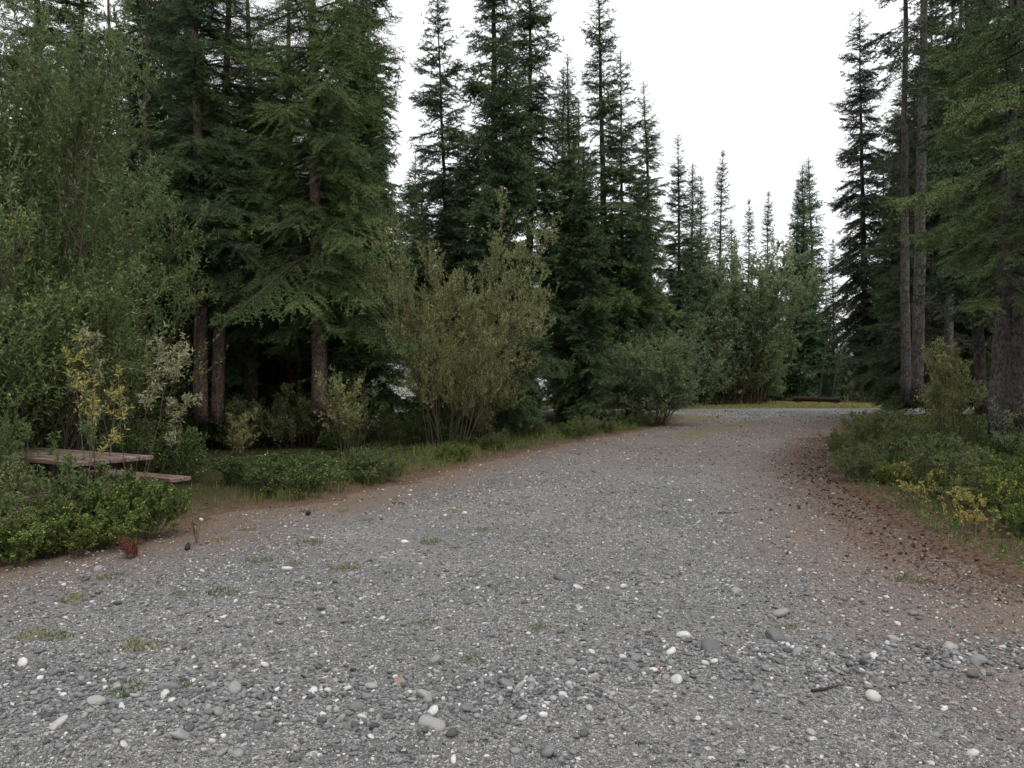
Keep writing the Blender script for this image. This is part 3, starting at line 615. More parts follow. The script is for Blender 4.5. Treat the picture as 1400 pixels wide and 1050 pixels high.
fill(120, lambda: rg.uniform(-60, 62), lambda: rg.uniform(58, 82), ['far2', 'far3', 'far'], 0.62, 0.8, 'spruce in the far wood beyond the loop road', 'spruces of the far wood', 1.6, lambda x, y, px: -40 < px < 1450 and not (905 < px < 1178))
fill(34, lambda: rg.uniform(8, 40), lambda: rg.uniform(66, 88), ['far3', 'far2'], 0.42, 0.56, 'low spruce in the far wood behind the olive willows', 'low spruces behind the willows', 1.5, lambda x, y, px: 900 < px < 1185)
fill(8, lambda: rg.uniform(-20, -9.5), lambda: rg.uniform(4, 15), ['bank', 'mid2'], 0.8, 1.0, 'spruce added beside the track outside the left picture edge', 'spruces outside the picture', 2.2, lambda x, y, px: True)  # spruces added off-frame on both sides to block light, and for other viewpoints
fill(6, lambda: rg.uniform(9, 18), lambda: rg.uniform(2, 11), ['bank', 'mid'], 0.8, 1.0, 'spruce added beside the track outside the right picture edge', 'spruces outside the picture', 2.2, lambda x, y, px: px > 1450)

# ------------------------------------------------------------------ willows
BU = {}
BU['big'] = bush(21, 24, 6.4, 0.42, 0.026, 'willow', 0.9, (0.0, -0.02), leafspread=0.65, nsec=17, ntw=11, nleaf=18, ll=0.068, lw=0.021, smin=0.14, sec=(0.18, 0.36), tw=(0.3, 0.75))
BU['pale'] = bush(22, 22, 5.6, 0.52, 0.016, 'willow_pale', 0.7, (0.08, 0), leafspread=0.75, jit=0.15, up=0.3, hv=0.5, nsec=15, ntw=9, nleaf=16, ll=0.072, lw=0.026, smin=0.18, sec=(0.16, 0.32), tw=(0.3, 0.75))
BU['round'] = bush(23, 32, 3.2, 0.85, 0.014, 'willow_far', 0.6, up=0.3, nsec=12, ntw=8, nleaf=11, ll=0.085, lw=0.032, smin=0.15, sec=(0.2, 0.4))
BU['tall'] = bush(24, 26, 9.6, 0.50, 0.04, 'willow_far', 1.2, nsec=24, ntw=10, nleaf=13, ll=0.12, lw=0.055, smin=0.12, sec=(0.12, 0.24), tw=(0.35, 0.8), up=0.25, hv=0.5, twup=0.0)
BU['leafy'] = bush(25, 9, 2.6, 0.35, 0.012, 'willow_pale', 0.25, nsec=8, ntw=5, nleaf=9, ll=0.075, lw=0.026, smin=0.3, sec=(0.15, 0.32))
BU['sapling'] = bush(35, 5, 1.9, 0.4, 0.010, 'willow', 0.2, nsec=5, ntw=4, nleaf=7, ll=0.06, lw=0.02, smin=0.4, sec=(0.15, 0.3))
BU['thick'] = bush(36, 22, 3.4, 0.55, 0.014, 'willow', 0.7, nsec=13, ntw=9, nleaf=13, ll=0.065, lw=0.021, smin=0.08, leafspread=0.7)
BU['silver'] = bush(26, 6, 2.1, 0.45, 0.009, 'silver', 0.15, (0.15, 0), nsec=7, ntw=4, nleaf=9, ll=0.062, lw=0.02, smin=0.5, sec=(0.14, 0.28))
BU['yellow'] = bush(27, 5, 2.2, 0.35, 0.009, 'yellow', 0.2, nsec=5, ntw=3, nleaf=6, ll=0.062, lw=0.019, smin=0.45, sec=(0.12, 0.25))
BU['low'] = bush(28, 34, 0.75, 0.85, 0.006, 'shrub', 0.35, nsec=7, ntw=5, nleaf=7, ll=0.036, lw=0.021, smin=0.15, sec=(0.25, 0.5))
BU['bright'] = bush(29, 44, 0.72, 0.9, 0.005, 'shrub_bright', 0.45, nsec=8, ntw=5, nleaf=8, ll=0.034, lw=0.021, smin=0.15, sec=(0.25, 0.5))
BU['dark'] = bush(30, 34, 0.9, 0.8, 0.006, 'shrub_dark', 0.4, nsec=8, ntw=5, nleaf=8, ll=0.040, lw=0.016, smin=0.15, sec=(0.25, 0.5))
BU['gold'] = bush(31, 9, 0.62, 0.8, 0.004, 'yellow', 0.3, nsec=4, ntw=3, nleaf=4, ll=0.045, lw=0.026, smin=0.3, sec=(0.25, 0.5))
BU['slim'] = bush(32, 5, 3.0, 0.5, 0.012, 'willow_far', 0.2, nsec=7, ntw=5, nleaf=7, ll=0.07, lw=0.024, smin=0.25, sec=(0.18, 0.35))
BU['red'] = bush(33, 6, 0.26, 0.4, 0.003, 'red', 0.05, nsec=4, ntw=3, nleaf=6, ll=0.03, lw=0.010, smin=0.2)
def bu(k, px, Y, lab, c='shrub', s=1.0, rz=None, sz=None, grp=None, name='shrub', tilt=(0, 0)):
    return plant(BU[k], name, lab, c, at(px, Y), Y, s, rz, grp, sz, tilt=tilt)
bu('big', -25, 10.4, 'big green willow filling the left edge behind the picnic table', 'willow', 1.0, 0.2, name='willow')
bu('big', 70, 13.4, 'green willow standing behind the first one, nearer the reddish trunks', 'willow', 0.78, 2.2, name='willow')
bu('big', -160, 10.0, 'green willow mostly outside the left edge', 'willow', 1.0, 4.2, name='willow')
bu('pale', 612, 17.2, 'pale olive willow clump with fanning stems by the track', 'willow', 0.68, 0.0, 0.95, name='willow')
bu('pale', 655, 19.5, 'willow right behind the pale olive clump', 'willow', 0.62, 2.5, 0.8, name='willow')
bu('slim', 492, 16.4, 'low willow with pale leaf sprays beside the wide spruce trunk', 'willow', 0.75, 1.0, name='willow')
bu('slim', 700, 21, 'slender willow sapling in front of the thick trunked spruce', 'willow', 1.5, 1.0, name='willow')
bu('round', 890, 28.5, 'rounded grey green willow bush bulging over the verge at the bend', 'willow', 1.05, 1.0, name='willow')
bu('round', 850, 29.0, 'grey green willow bush at the foot of the reddish verge spruce', 'willow', 0.85, 3.0, name='willow')
for px, Y, s, lab in ((950, 51, 1.05, 'leftmost tall olive willow beyond the bend'), (985, 52, 1.2, 'tall olive willow with dark hollow under its crown'), (1015, 53, 1.08, 'tall olive willow in the middle of the far thicket'), (1040, 55, 0.85, 'olive willow at the right shoulder of the far thicket'),
                      (1068, 64, 0.62, 'olive willow in front of the blue green spruce trio'), (920, 47, 0.6, 'olive willow close behind the rounded verge bush'), (1160, 62, 0.6, 'olive willow behind the dead grey branches'), (1130, 66, 0.55, 'olive willow behind the timber barrier')):
    bu('tall', px, Y, lab, 'willow', s, None, name='willow')
bu('round', 1180, 57, 'small round green bush right of the timber barrier', 'bush', 0.75, 1, name='bush')
bu('leafy', 1315, 15.5, 'leafy willow sapling between the two pairs of grey trunks', 'willow', 1.0, 1.2, name='willow')
bu('leafy', 1285, 18.0, 'olive willow sapling behind the bend trunks', 'willow', 0.9, 4.0, name='willow')
bu('slim', 1385, 12.0, 'pale leaved willow sapling at the right edge before the trunks', 'willow', 0.6, 2.0, name='willow')
bu('silver', 185, 9.4, 'silvery leaved spray reaching out over the table end', 'shrub', 1.0, 0.0)
bu('yellow', 138, 8.2, 'yellow leaved young willow over the table', 'shrub', 0.95, 0.6)
bu('sapling', 100, 7.5, 'thin willow stems rising in front of the picnic table', 'shrub', 0.7, 2.0)
bu('leafy', 322, 13.6, 'pale leafy sapling in front of the reddish trunk pair', 'shrub', 0.42, 0.6)
bu('leafy', 478, 15.2, 'pale leaved sapling to the right of the wide spruce trunk', 'shrub', 0.7, 3.6)
bu('leafy', 660, 18.5, 'pale sapling at the right foot of the olive willow clump', 'shrub', 0.6, 1.6)
bu('sapling', 20, 8.4, 'sparse stems behind the left part of the picnic table', 'shrub', 0.8, 5.0)
# thicket beyond the loop road, on the left
kk = 0
while kk < 42:
    x_, y_ = rg.uniform(-48, 9), rg.uniform(51, 60)
    plant(BU['round'], 'bush', 'grey green bush in the thicket behind the parked vehicles', 'bush', x_, y_, rg.uniform(0.8, 1.25), rg.uniform(0, 6.28), 'bushes behind the parked vehicles'); kk += 1
bu('big', -70, 12.6, 'green willow behind the one at the left picture edge', 'willow', 1.05, 3.3, name='willow')
bu('thick', 30, 9.9, 'bushy lower willow growth right behind the picnic table', 'willow', 1.0, 0.5, name='willow')
bu('thick', 85, 11.6, 'bushy willow growth filling under the second willow', 'willow', 0.9, 2.5, name='willow')
bu('thick', -70, 9.2, 'bushy willow growth cut by the left picture edge', 'willow', 1.0, 1.5, name='willow')
# named low shrubs
bu('bright', 158, 7.75, 'bright green low bush with yellow leaves at the gravel edge by the bench', 'bush', 0.82, 0.3, 0.92, name='bush')
bu('bright', 95, 7.3, 'bright green bush, middle of the three before the table', 'bush', 0.8, 2.3, 0.62, name='bush')
bu('bright', 15, 6.9, 'bright green bush at the left picture edge', 'bush', 0.75, 4.0, 0.6, name='bush')
bu('thick', -60, 8.0, 'leafy willow shoots covering the left part of the table', 'willow', 0.36, 2.0, name='willow')
bu('dark', 118, 7.9, 'dark low bush before the middle of the picnic table', 'bush', 0.7, 2.0, name='bush')
bu('dark', 60, 7.9, 'dark green bush under the near edge of the picnic table', 'bush', 0.8, 1.0, name='bush')
bu('low', 400, 10.7, 'dense green bush on the verge before the wide spruce', 'bush', 0.95, 2.0, 0.72, name='bush')
bu('low', 345, 11.3, 'green bush left beside the dense verge bush', 'bush', 0.8, 4.0, 0.58, name='bush')
bu('low', 470, 11.9, 'green bush right beside the dense verge bush', 'bush', 0.8, 1.0, 0.55, name='bush')
bu('dark', 1215, 16.0, 'dark green bush bulging over the litter at the inside of the bend', 'bush', 0.95, 1.0, name='bush')
bu('dark', 1195, 19.5, 'dark low bush at the far tip of the right thicket', 'bush', 0.8, 3.0, name='bush')
bu('dark', 1255, 13.6, 'dark green bush in front of the leaning bend trunk', 'bush', 0.8, 5.0, name='bush')
bu('gold', 1290, 11.2, 'yellow leaved plant, upper one in the right thicket', 'bush', 0.7, 2.0, name='bush')
bu('gold', 1268, 9.7, 'yellow and orange plant at the thicket edge on the right', 'bush', 0.7, 3.0, name='bush')
bu('gold', 1330, 8.0, 'yellow plant nearest the pine cones on the right', 'bush', 0.6, 4.0, name='bush')
for px, Y, s_, lab in ((1310, 12.2, 0.7, 'small yellow leaved plant behind the upper yellow one on the right'), (1258, 11.4, 0.6, 'small yellow plant nearest the grey bend trunks'), (1352, 8.6, 0.7, 'yellow leaved plant between the right edge and the cones'), (1300, 10.2, 0.65, 'yellow plant in the middle of the right thicket'), (75, 7.4, 0.45, 'small yellow sprig in the bright bushes before the table')):
    bu('gold', px, Y, lab, 'bush', s_, None, name='bush')
bu('red', 182, 6.95, 'small crimson leaved plant at the gravel edge', 'plant', 1.0, 0.4, name='small_plant')
# understorey fill, copies of the same kinds
def under(nw, fx, fy, keys, smin, smax, lab, grp, dmin=0.45, test=lambda x, y, px, d: True):
    k = tr = 0; loc = []
    while k < nw and tr < nw*60:
        tr += 1; x, y = fx(), fy(); px = 700+x/y*1050; d = float(sdf(x, y))
        if d > -0.25 or not ok_spot(x, y, loc, dmin) or not test(x, y, px, d): continue
        loc.append((x, y)); plant(BU[rg.choice(keys)], 'shrub', lab, 'shrub', x, y, rg.uniform(smin, smax), rg.uniform(0, 6.28), grp); k += 1
notable = lambda x, y: ~((np.asarray(x) > -8) & (np.asarray(x) < -3.6) & (np.asarray(y) > 7.0) & (np.asarray(y) < 11))
under(26, lambda: rg.uniform(-6, 8), lambda: rg.uniform(9, 32), ['low', 'dark', 'dark', 'bright'], 0.28, 0.6, 'low shrub along the left verge of the track', 'shrubs along the left verge', 0.5, lambda x, y, px, d: d > -1.7 and px > 270 and notable(x, y) and y < 31)
under(50, lambda: rg.uniform(-16, 2), lambda: rg.uniform(9.5, 26), ['low', 'dark', 'dark', 'low'], 0.6, 1.15, 'shrub in the shady undergrowth of the left wood', 'undergrowth of the left wood', 0.7, lambda x, y, px, d: -30 < px < 700 and notable(x, y) and d < -1.0 and not (512 < px < 592) and not (255 < px < 460 and y < 17.2))
under(34, lambda: rg.uniform(-10, 2.5), lambda: rg.uniform(17, 34), ['dark', 'dark', 'low'], 1.1, 1.7, 'tall dark shrub in the tangle between the left trunks', 'tangled shrubs between the left trunks', 0.8, lambda x, y, px, d: 200 < px < 900 and d < -2.2 and not (518 < px < 588) and not (712 < px < 775 and y > 24))
under(24, lambda: rg.uniform(3.5, 11), lambda: rg.uniform(6.2, 24), ['bright', 'bright', 'dark'], 0.3, 0.6, 'low shrub along the right edge of the track', 'shrubs along the right edge', 0.45, lambda x, y, px, d: d > -1.5 and px > 1150)
under(46, lambda: rg.uniform(4.5, 18), lambda: rg.uniform(6.5, 26), ['low', 'bright', 'dark', 'bright'], 0.45, 0.85, 'shrub in the green undergrowth on the right', 'undergrowth of the right wood', 0.6, lambda x, y, px, d: 1160 < px < 1460 and d < -0.9)
under(14, lambda: rg.uniform(-9.5, -4.2), lambda: rg.uniform(6.3, 8.0), ['dark', 'low', 'dark'], 0.4, 0.62, 'low green shrub in the patch before the table', 'shrubs before the picnic table', 0.35, lambda x, y, px, d: -60 < px < 220 and d < -0.3 and not (x > -4.6 and y > 7.4))
under(30, lambda: rg.uniform(4, 34), lambda: rg.uniform(55, 64), ['round'], 0.35, 0.8, 'far shrub at the back of the grassy clearing', 'shrubs behind the clearing', 1.0, lambda x, y, px, d: 905 < px < 1250 and y > 60-0.0*x and not (1070 < px < 1165))

# a label of its own for every copy in the woods and verges
MARKS = [(-20, 'the left picture edge'), (60, 'the big willow'), (150, 'the picnic table end'), (285, 'the reddish trunk pair'), (438, 'the wide boughed spruce'), (552, 'the motorhome'), (615, 'the olive willow clump'), (678, 'the thick trunked spruce'), (750, 'the minivan'),
         (828, 'the tall verge spruce'), (890, 'the rounded verge willow'), (1000, 'the olive willow thicket'), (1115, 'the timber barrier'), (1187, 'the half dead spruce'), (1245, 'the grey bend trunks'), (1315, 'the leafy sapling'), (1370, 'the thick right trunk'), (1440, 'the right picture edge')]
ORD = ['nearest', 'second nearest', 'third nearest', 'fourth nearest', 'fifth nearest', 'sixth nearest', 'seventh nearest', 'eighth nearest', 'ninth nearest', 'tenth nearest', 'eleventh nearest', 'twelfth nearest']
def relabel(grp, noun, place):
    L_ = {}
    for o in COL.objects:
        if o.get('group') == grp:
            px = 700+o.location.x/max(o.location.y, 1)*1050; k = min(range(len(MARKS)), key=lambda i: abs(MARKS[i][0]-px)); sd = 'left' if px < MARKS[k][0] else 'right'
            L_.setdefault((k, sd), []).append(o)
    for (k, sd), os_ in L_.items():
        os_.sort(key=lambda o: o.location.y)
        for i, o in enumerate(os_):
            o['label'] = (f"{ORD[i]} {noun} just {sd} of {MARKS[k][1]}{place}" if len(os_) > 1 and i < 12 else f"{noun} just {sd} of {MARKS[k][1]}{place}")
relabel('spruces filling the left wood', 'shaded spruce', ', in the left wood')
relabel('spruces filling the right wood', 'shaded spruce', ', in the right wood')
relabel('shrubs along the left verge', 'low verge shrub', ', at the left verge')
relabel('undergrowth of the left wood', 'shady shrub', ', inside the left wood')
relabel('shrubs along the right edge', 'small edge shrub', ', at the right edge')
relabel('undergrowth of the right wood', 'green shrub', ', in the right undergrowth')
relabel('tangled shrubs between the left trunks', 'tall dark shrub', ', between the trunks')
relabel('shrubs before the picnic table', 'low dark green shrub', ', before the table')
relabel('spruces of the far wood', 'distant spruce', ', in the far wood')
relabel('low spruces behind the willows', 'low distant spruce', ', behind the clearing')
relabel('shrubs behind the clearing', 'far shrub', ', behind the clearing')
relabel('bushes behind the parked vehicles', 'grey green bush', ', beyond the loop road')

for sd_, tst in (('left', lambda x: x < 0), ('right', lambda x: x > 0)):
    L_ = sorted([o for o in COL.objects if o.get('group') == 'spruces outside the picture' and tst(o.location.x)], key=lambda o: o.location.y)
    for i, o in enumerate(L_): o['label'] = f'{ORD[i]} spruce of those added beside the track outside the {sd_} picture edge'

# ------------------------------------------------------------------ grass, litter
def blades(x, y, h, wd, rng, lean=0.5, z=None):
    N = len(x); z = surf_z(x, y)-0.01 if z is None else z; a = rng.uniform(0, 2*PI, N); P = np.stack([x, y, z], 1)
    sd = np.stack([np.cos(a), np.sin(a), np.zeros(N)], 1)*wd[:, None]*0.5
    b_ = rng.uniform(0, 2*PI, N); ld = np.stack([np.cos(b_), np.sin(b_), np.zeros(N)], 1)*(h*rng.uniform(0.1, lean, N))[:, None]
    up = np.zeros((N, 3)); up[:, 2] = h
    V = np.stack([P-sd, P+sd, P+sd*0.6+ld*0.35+up*0.6, P-sd*0.6+ld*0.35+up*0.6], 1)
    V2 = np.stack([V[:, 3], V[:, 2], P+ld+up, P+ld+up], 1)[:, :3]
    F1 = np.arange(4*N).reshape(N, 4)
    Vt = np.concatenate([V.reshape(-1, 3), V2.reshape(-1, 3)])
    F2 = np.arange(3*N).reshape(N, 3)+4*N
    Fa = np.concatenate([F1[:, [0, 1, 2]], F1[:, [0, 2, 3]], F2]); ti = rng.random(N)
    return Vt, Fa, np.concatenate([np.repeat(ti, 4), np.repeat(ti, 3)])
rng = np.random.default_rng(41)
def pick(n_, bx, gate):
    x = rng.uniform(bx[0], bx[1], n_); y = rng.uniform(bx[2], bx[3], n_); k = rng.random(n_) < gate(x, y); return x[k], y[k]
P_ = []
def g1(x, y):
    d = -sdf(x, y); return np.where((d > 0.0) & (d < 1.6), (0.35+0.65*(wav(x, y, 2.7) > 0))*np.clip(d*3, 0.1, 1), np.where(d > 0, 0.12, 0))
x, y = pick(90000, (-3.5, 9, 10, 33), lambda x, y: g1(x, y)*(x < 0.45*y-3)); P_.append(blades(x, y, rng.uniform(0.06, 0.24, len(x)), rng.uniform(0.006, 0.013, len(x)), rng))
x, y = pick(26000, (-9, -2, 6, 13), lambda x, y: g1(x, y)*0.7); P_.append(blades(x, y, rng.uniform(0.04, 0.16, len(x)), rng.uniform(0.004, 0.008, len(x)), rng))
x, y = pick(46000, (3.8, 13, 6, 26), lambda x, y: g1(x, y)); P_.append(blades(x, y, rng.uniform(0.05, 0.2, len(x)), rng.uniform(0.004, 0.010, len(x)), rng))
V, F, ti = cat(P_); add('verge_grass', raw_mesh('verge_grass', V, F, M['grass'], ti), kind='stuff', label='green grass fringe along both edges of the track')
x, y = pick(110000, (4, 40, 46.3, 63), lambda x, y: np.where(sdf(x, y) < -0.2, 1, 0)*(np.abs(x/y*1050-370) < 220))
V, F, ti = blades(x, y, rng.uniform(0.05, 0.16, len(x)), rng.uniform(0.02, 0.045, len(x)), rng)
add('clearing_grass', raw_mesh('clearing_grass', V, F, M['dry_grass'], ti), kind='stuff', label='yellow green mown grass of the clearing beyond the loop road')
# thin grass growing in the gravel
P_ = []
x, y = pick(60000, (3, 17, 20, 41), lambda x, y: np.where(sdf(x, y) > 0, 0.55*np.exp(-(dline(x, y, MED)/0.4)**2)+0.5*np.exp(-((x-(7.9+0.12*(y-32)))/1.0)**2-((y-35)/4.5)**2), 0)*(wav(x, y, 3) > -0.3)); P_.append(blades(x, y, rng.uniform(0.02, 0.06, len(x)), rng.uniform(0.010, 0.02, len(x)), rng))
V, F, ti = cat(P_); add('track_grass', raw_mesh('track_grass', V, F, M['dry_grass'], ti), kind='stuff', label='short dry grass strips between the wheel ruts')
# litter of needles, leaves and dry bits
def flakes(x, y, l, wd, rng):
    N = len(x); a = rng.uniform(0, 2*PI, N); d = np.stack([np.cos(a), np.sin(a), rng.normal(0, 0.2, N)], 1); s_ = np.stack([-np.sin(a), np.cos(a), rng.normal(0, 0.35, N)], 1)
    P = np.stack([x, y, surf_z(x, y)+0.006], 1); l = l[:, None]*0.5; wd = wd[:, None]*0.5
    V = np.stack([P-d*l, P+s_*wd, P+d*l, P-s_*wd], 1).reshape(-1, 3); return V, np.arange(4*N).reshape(N, 4), np.repeat(rng.beta(1.5, 2.2, N), 4)
def rim(x, y):
    d = sdf(x, y); r_ = np.exp(-((d-0.1)/np.where(x > 0.33*y, 0.75, 0.5))**2); return np.clip(r_*(0.75+0.4*wav(x, y, 2.2)), 0, 1)*(y < 40)
P_ = []
x, y = pick(130000, (-8, 10, 4, 24), rim); P_.append(flakes(x, y, rng.lognormal(math.log(0.024), 0.4, len(x)), rng.lognormal(math.log(0.008), 0.5, len(x)), rng))
x, y = pick(26000, (-8, 10, 4, 20), lambda x, y: np.where(sdf(x, y) < 0, 0.7, 0.02)); P_.append(flakes(x, y, rng.lognormal(math.log(0.04), 0.3, len(x)), rng.lognormal(math.log(0.02), 0.4, len(x)), rng))
x, y = pick(260000, (3, 9, 5.5, 22), lambda x, y: np.where(x > 0.3*y, np.exp(-((sdf(x, y)-0.35)/0.55)**2), 0)*0.8); f_ = flakes(x, y, rng.lognormal(math.log(0.02), 0.5, len(x)), rng.lognormal(math.log(0.009), 0.5, len(x)), rng); P_.append((f_[0], f_[1], f_[2]*0.55))
V, F, ti = cat(P_); add('leaf_litter', raw_mesh('leaf_litter', V, F, M['litter'], ti), kind='stuff', label='brown needle and leaf litter along the edges of the track')
# low leafy ground cover
def sprigs(x, y, rng, h=0.13):
    N = len(x); P0 = np.stack([x, y, surf_z(x, y)], 1); Dd = rng.normal(0, 0.5, (N, 3)); Dd[:, 2] = 1
    Pg = grow(P0, Dd, h*rng.uniform(0.4, 1.3, N), 4, 0, 0.15, rng); return leaves(Pg, 7, 0.034, 0.019, rng, smin=0.3)
x1, y1 = pick(30000, (-9, 8, 6, 30), lambda x, y: np.where((sdf(x, y) < -0.12) & (x < 0.4*y-2) & notable(x, y), np.clip(0.55+0.8*wav(x, y, 2.1), 0.05, 1)*np.exp(sdf(x, y)/3), 0))
x2, y2 = pick(26000, (3.8, 14, 5.5, 26), lambda x, y: np.where(sdf(x, y) < -0.08, np.clip(0.6+0.8*wav(x, y, 2.1), 0.1, 1), 0))
V, F, ti = sprigs(np.concatenate([x1, x2]), np.concatenate([y1, y2]), rng)
add('ground_cover', raw_mesh('ground_cover', V, F, M['shrub'], ti), kind='stuff', label='low leafy ground cover at the foot of the shrubs')
# moss and grass tufts standing in the gravel
tb = {}
for k in range(3):
    r2 = np.random.default_rng(60+k); nb = 150; rr = 0.075*np.sqrt(r2.random(nb)); aa = r2.uniform(0, 6.28, nb)
    V, F, ti = blades(rr*np.cos(aa)*1.4, rr*np.sin(aa), r2.uniform(0.01, 0.045, nb), r2.uniform(0.003, 0.007, nb), r2, lean=1.2, z=np.full(nb, -0.004)); tb[k] = raw_mesh('grass_tuft', V, F, M['grass' if k else 'dry_grass'], ti)
TU = [(472, 778, 1.3), (500, 712, 0.8), (428, 742, 1.1), (470, 700, 0.9), (590, 742, 1.2), (305, 812, 1.2), (190, 884, 1.3), (240, 943, 0.8), (172, 945, 1.1), (45, 870, 1.1), (75, 872, 1), (356, 768, 1), (405, 772, .8), (660, 725, .9), (648, 905, .7), (740, 858, .8), (585, 853, .7), (1245, 795, 1.1), (300, 740, 1), (340, 725, .8), (545, 690, 1.0), (620, 700, .9), (250, 812, .8), (150, 790, 1), (100, 820, 1.1), (420, 700, .9), (1075, 858, .6), (985, 735, .7)]
def place_words(px, py):
    col_ = ['far left', 'left', 'middle left', 'middle', 'middle right', 'right', 'far right'][min(6, int(px/200))]; row_ = 'at the far end' if py < 705 else 'in the mid distance' if py < 760 else 'halfway to the front' if py < 830 else 'near the front' if py < 900 else 'in the foreground'
    return f'{col_}, {row_}'
PLC = []
for px, py, s in TU:
    w_ = place_words(px, py); n0 = sum(p_.startswith(w_) for p_ in PLC); PLC.append(w_ + ['', ', second one', ', third one', ', fourth one', ', fifth one'][min(n0, 4)])
for i, (px, py, s) in enumerate(TU):
    d = EYE*1050/(py-522); o = add('grass_tuft', tb[i % 3], label=f'small grass tuft in the gravel, {PLC[i]}', category='grass tuft', group='grass tufts in the gravel')
    xx = at(px, d); o.location = (xx, d, float(road_z(xx, d))+0.004); o.scale = (s*1.15, s*1.15, s); o.rotation_euler.z = rg.uniform(0, 6)
# spruce cones on the right edge
def cone_mesh():
    V, F = I2; V = V.copy(); ph = np.arctan2(V[:, 1], V[:, 0])
    V = V*(1+0.16*np.sign(np.sin(ph*5+V[:, 2]*9)))[:, None]; V[:, 2] *= 1.9; V[:, :2] *= (1-0.25*V[:, 2:3]/1.9)
    V = V[:, [2, 0, 1]]*0.0125; return raw_mesh('spruce_cone', V, F, plain('cone_scales', (0.055, 0.028, 0.020), 0.8, 0.2, nz=0.4, scale=200), smooth=False)
cm = cone_mesh(); k = 0
while k < 230:
    y = rg.uniform(6.0, 19); x = rg.uniform(2.5, 8); d = float(sdf(x, y))
    if d < 0.02 or x < 0.3*y or rg.random() > math.exp(-((d-0.25)/0.6)**2)*math.exp(-((y-12)/7)**2)+0.03: continue
    o = add('spruce_cone', cm, label='dark brown spruce cone fallen on the brown right edge', category='cone', group='spruce cones on the track edge')
    o.location = (x, y, float(road_z(x, y))+0.018); o.rotation_euler = (rg.uniform(0, 6), rg.uniform(-0.3, 0.3), rg.uniform(0, 6)); s = rg.uniform(0.6, 1.05); o.scale = (s, s, s); k += 1
# dark clods and sticks on the gravel
def stick(px, py, ln, rz, lab, mat='twig', r=0.008):
    d = EYE*1050/(py-522); x = at(px, d); r3 = np.random.default_rng(int(px))
    Pp = grow(np.zeros((1, 3)), np.array([[1., 0, 0]]), np.array([ln]), 8, 0, 0.12, r3); Pp[..., 2] *= 0.2
    C, L_, _ = children(Pp, np.array([ln]), 3, 0.2, 0.8, 0.8, 0, 0, (0.15, 0.3), 3, 0.1, r3); C[..., 2] = np.abs(C[..., 2])*0.5
    V, F, _ = cat([tubes(Pp, np.array([r]), np.array([r*0.4]), 6), tubes(C, np.full(3, r*0.4), np.full(3, r*0.2), 4)])
    o = add('stick', raw_mesh('stick', V, F, M[mat], smooth=True), label=lab, category='stick'); o.location = (x, d, float(road_z(x, d))+0.014); o.rotation_euler.z = rz
stick(982, 702, 0.28, -0.25, 'thin brown stick lying across the gravel before the bend')
stick(1276, 768, 0.17, -0.5, 'pale broken stick on the brown right edge', 'twig_grey')
stick(1110, 948, 0.2, 0.1, 'dark thin twig among pebbles at the lower right')
for px, py, lab in ((421, 705, 'small black clod on the gravel below the verge bush'), (257, 753, 'small dark clod beside the weed stem at the left')):
    d = EYE*1050/(py-522); V, F, ti = scatter_stones(np.array([0.]), np.array([0.]), np.array([0.07]), I2, (0.8, 0.9), rng, np.array([0.]), sink=0.1, lump=0.4)
    o = add('clod', raw_mesh('clod', V, F, plain('dark_clod', (0.03, 0.028, 0.026), 0.9), smooth=True), label=lab, category='clod'); xx = at(px, d); o.location = (xx, d, float(road_z(xx, d)))
# dry weed stem
r3 = np.random.default_rng(5); wp = grow(np.zeros((5, 3)), np.stack([r3.normal(0, .15, 5), r3.normal(0, .15, 5), np.ones(5)], 1), np.array([0.42, 0.36, 0.3, 0.25, 0.2]), 8, 0.1, 0.06, r3)
e = bpy.data.objects.new('weed', None); COL.objects.link(e); e['label'] = 'thin yellowish dry weed standing at the gravel edge by the bench'; e['category'] = 'weed'; dd = 7.5; e.location = (at(268, dd), dd, float(surf_z(at(268, dd), dd)))
V, F = tubes(wp, np.full(5, 0.003), np.full(5, 0.0015), 4); add('stem', raw_mesh('stem', V, F, M['stem']), e)
V, F, ti = leaves(wp, 22, 0.03, 0.010, r3, smin=0.25); add('foliage', raw_mesh('foliage', V, F, M['dry_grass'], ti), e)

# dead grey bent branches in the far wood
for px, py, s, lab in ((1148, 432, 1.0, 'dead sapling with pale grey arching twigs, higher of two in the far wood'), (1165, 455, 1.1, 'dead sapling with pale grey arching twigs, lower of two in the far wood')):
    Y = 55.5; r3 = np.random.default_rng(int(px)); z0 = EYE+(522-py)/1050*Y
    Q = grow(np.zeros((9, 3)), np.stack([np.full(9, 0.9)+r3.normal(0, .2, 9), r3.normal(0, 0.3, 9), r3.uniform(0.3, 0.7, 9)], 1), r3.uniform(1.3, 2.4, 9)*s, 9, -2.6, 0.06, r3)
    C, L_, _ = children(Q, np.full(9, 1.6), 12, 0.3, 1, 0.8, -0.5, -1.2, (0.2, 0.5), 5, 0.1, r3)
    tr = np.stack([np.array([-0.9, 0.2, -z0]), np.array([-0.5, 0.1, -z0*0.4]), np.array([0, 0, 0])])[None]
    V, F, _ = cat([tubes(Q, np.full(9, 0.035), np.full(9, 0.012), 4), tubes(C, np.full(len(C), 0.014), np.full(len(C), 0.006), 3)])
    e = bpy.data.objects.new('dead_sapling', None); COL.objects.link(e); e['label'] = lab; e['category'] = 'dead tree'; e.location = (at(px-10, Y), Y, z0)
    add('branches', raw_mesh('branches', V, F, M['twig_grey']), e)
    V, F = tubes(tr, np.array([0.07]), np.array([0.035]), 6); add('trunk', raw_mesh('trunk', V, F, M['bark_dark']), e)

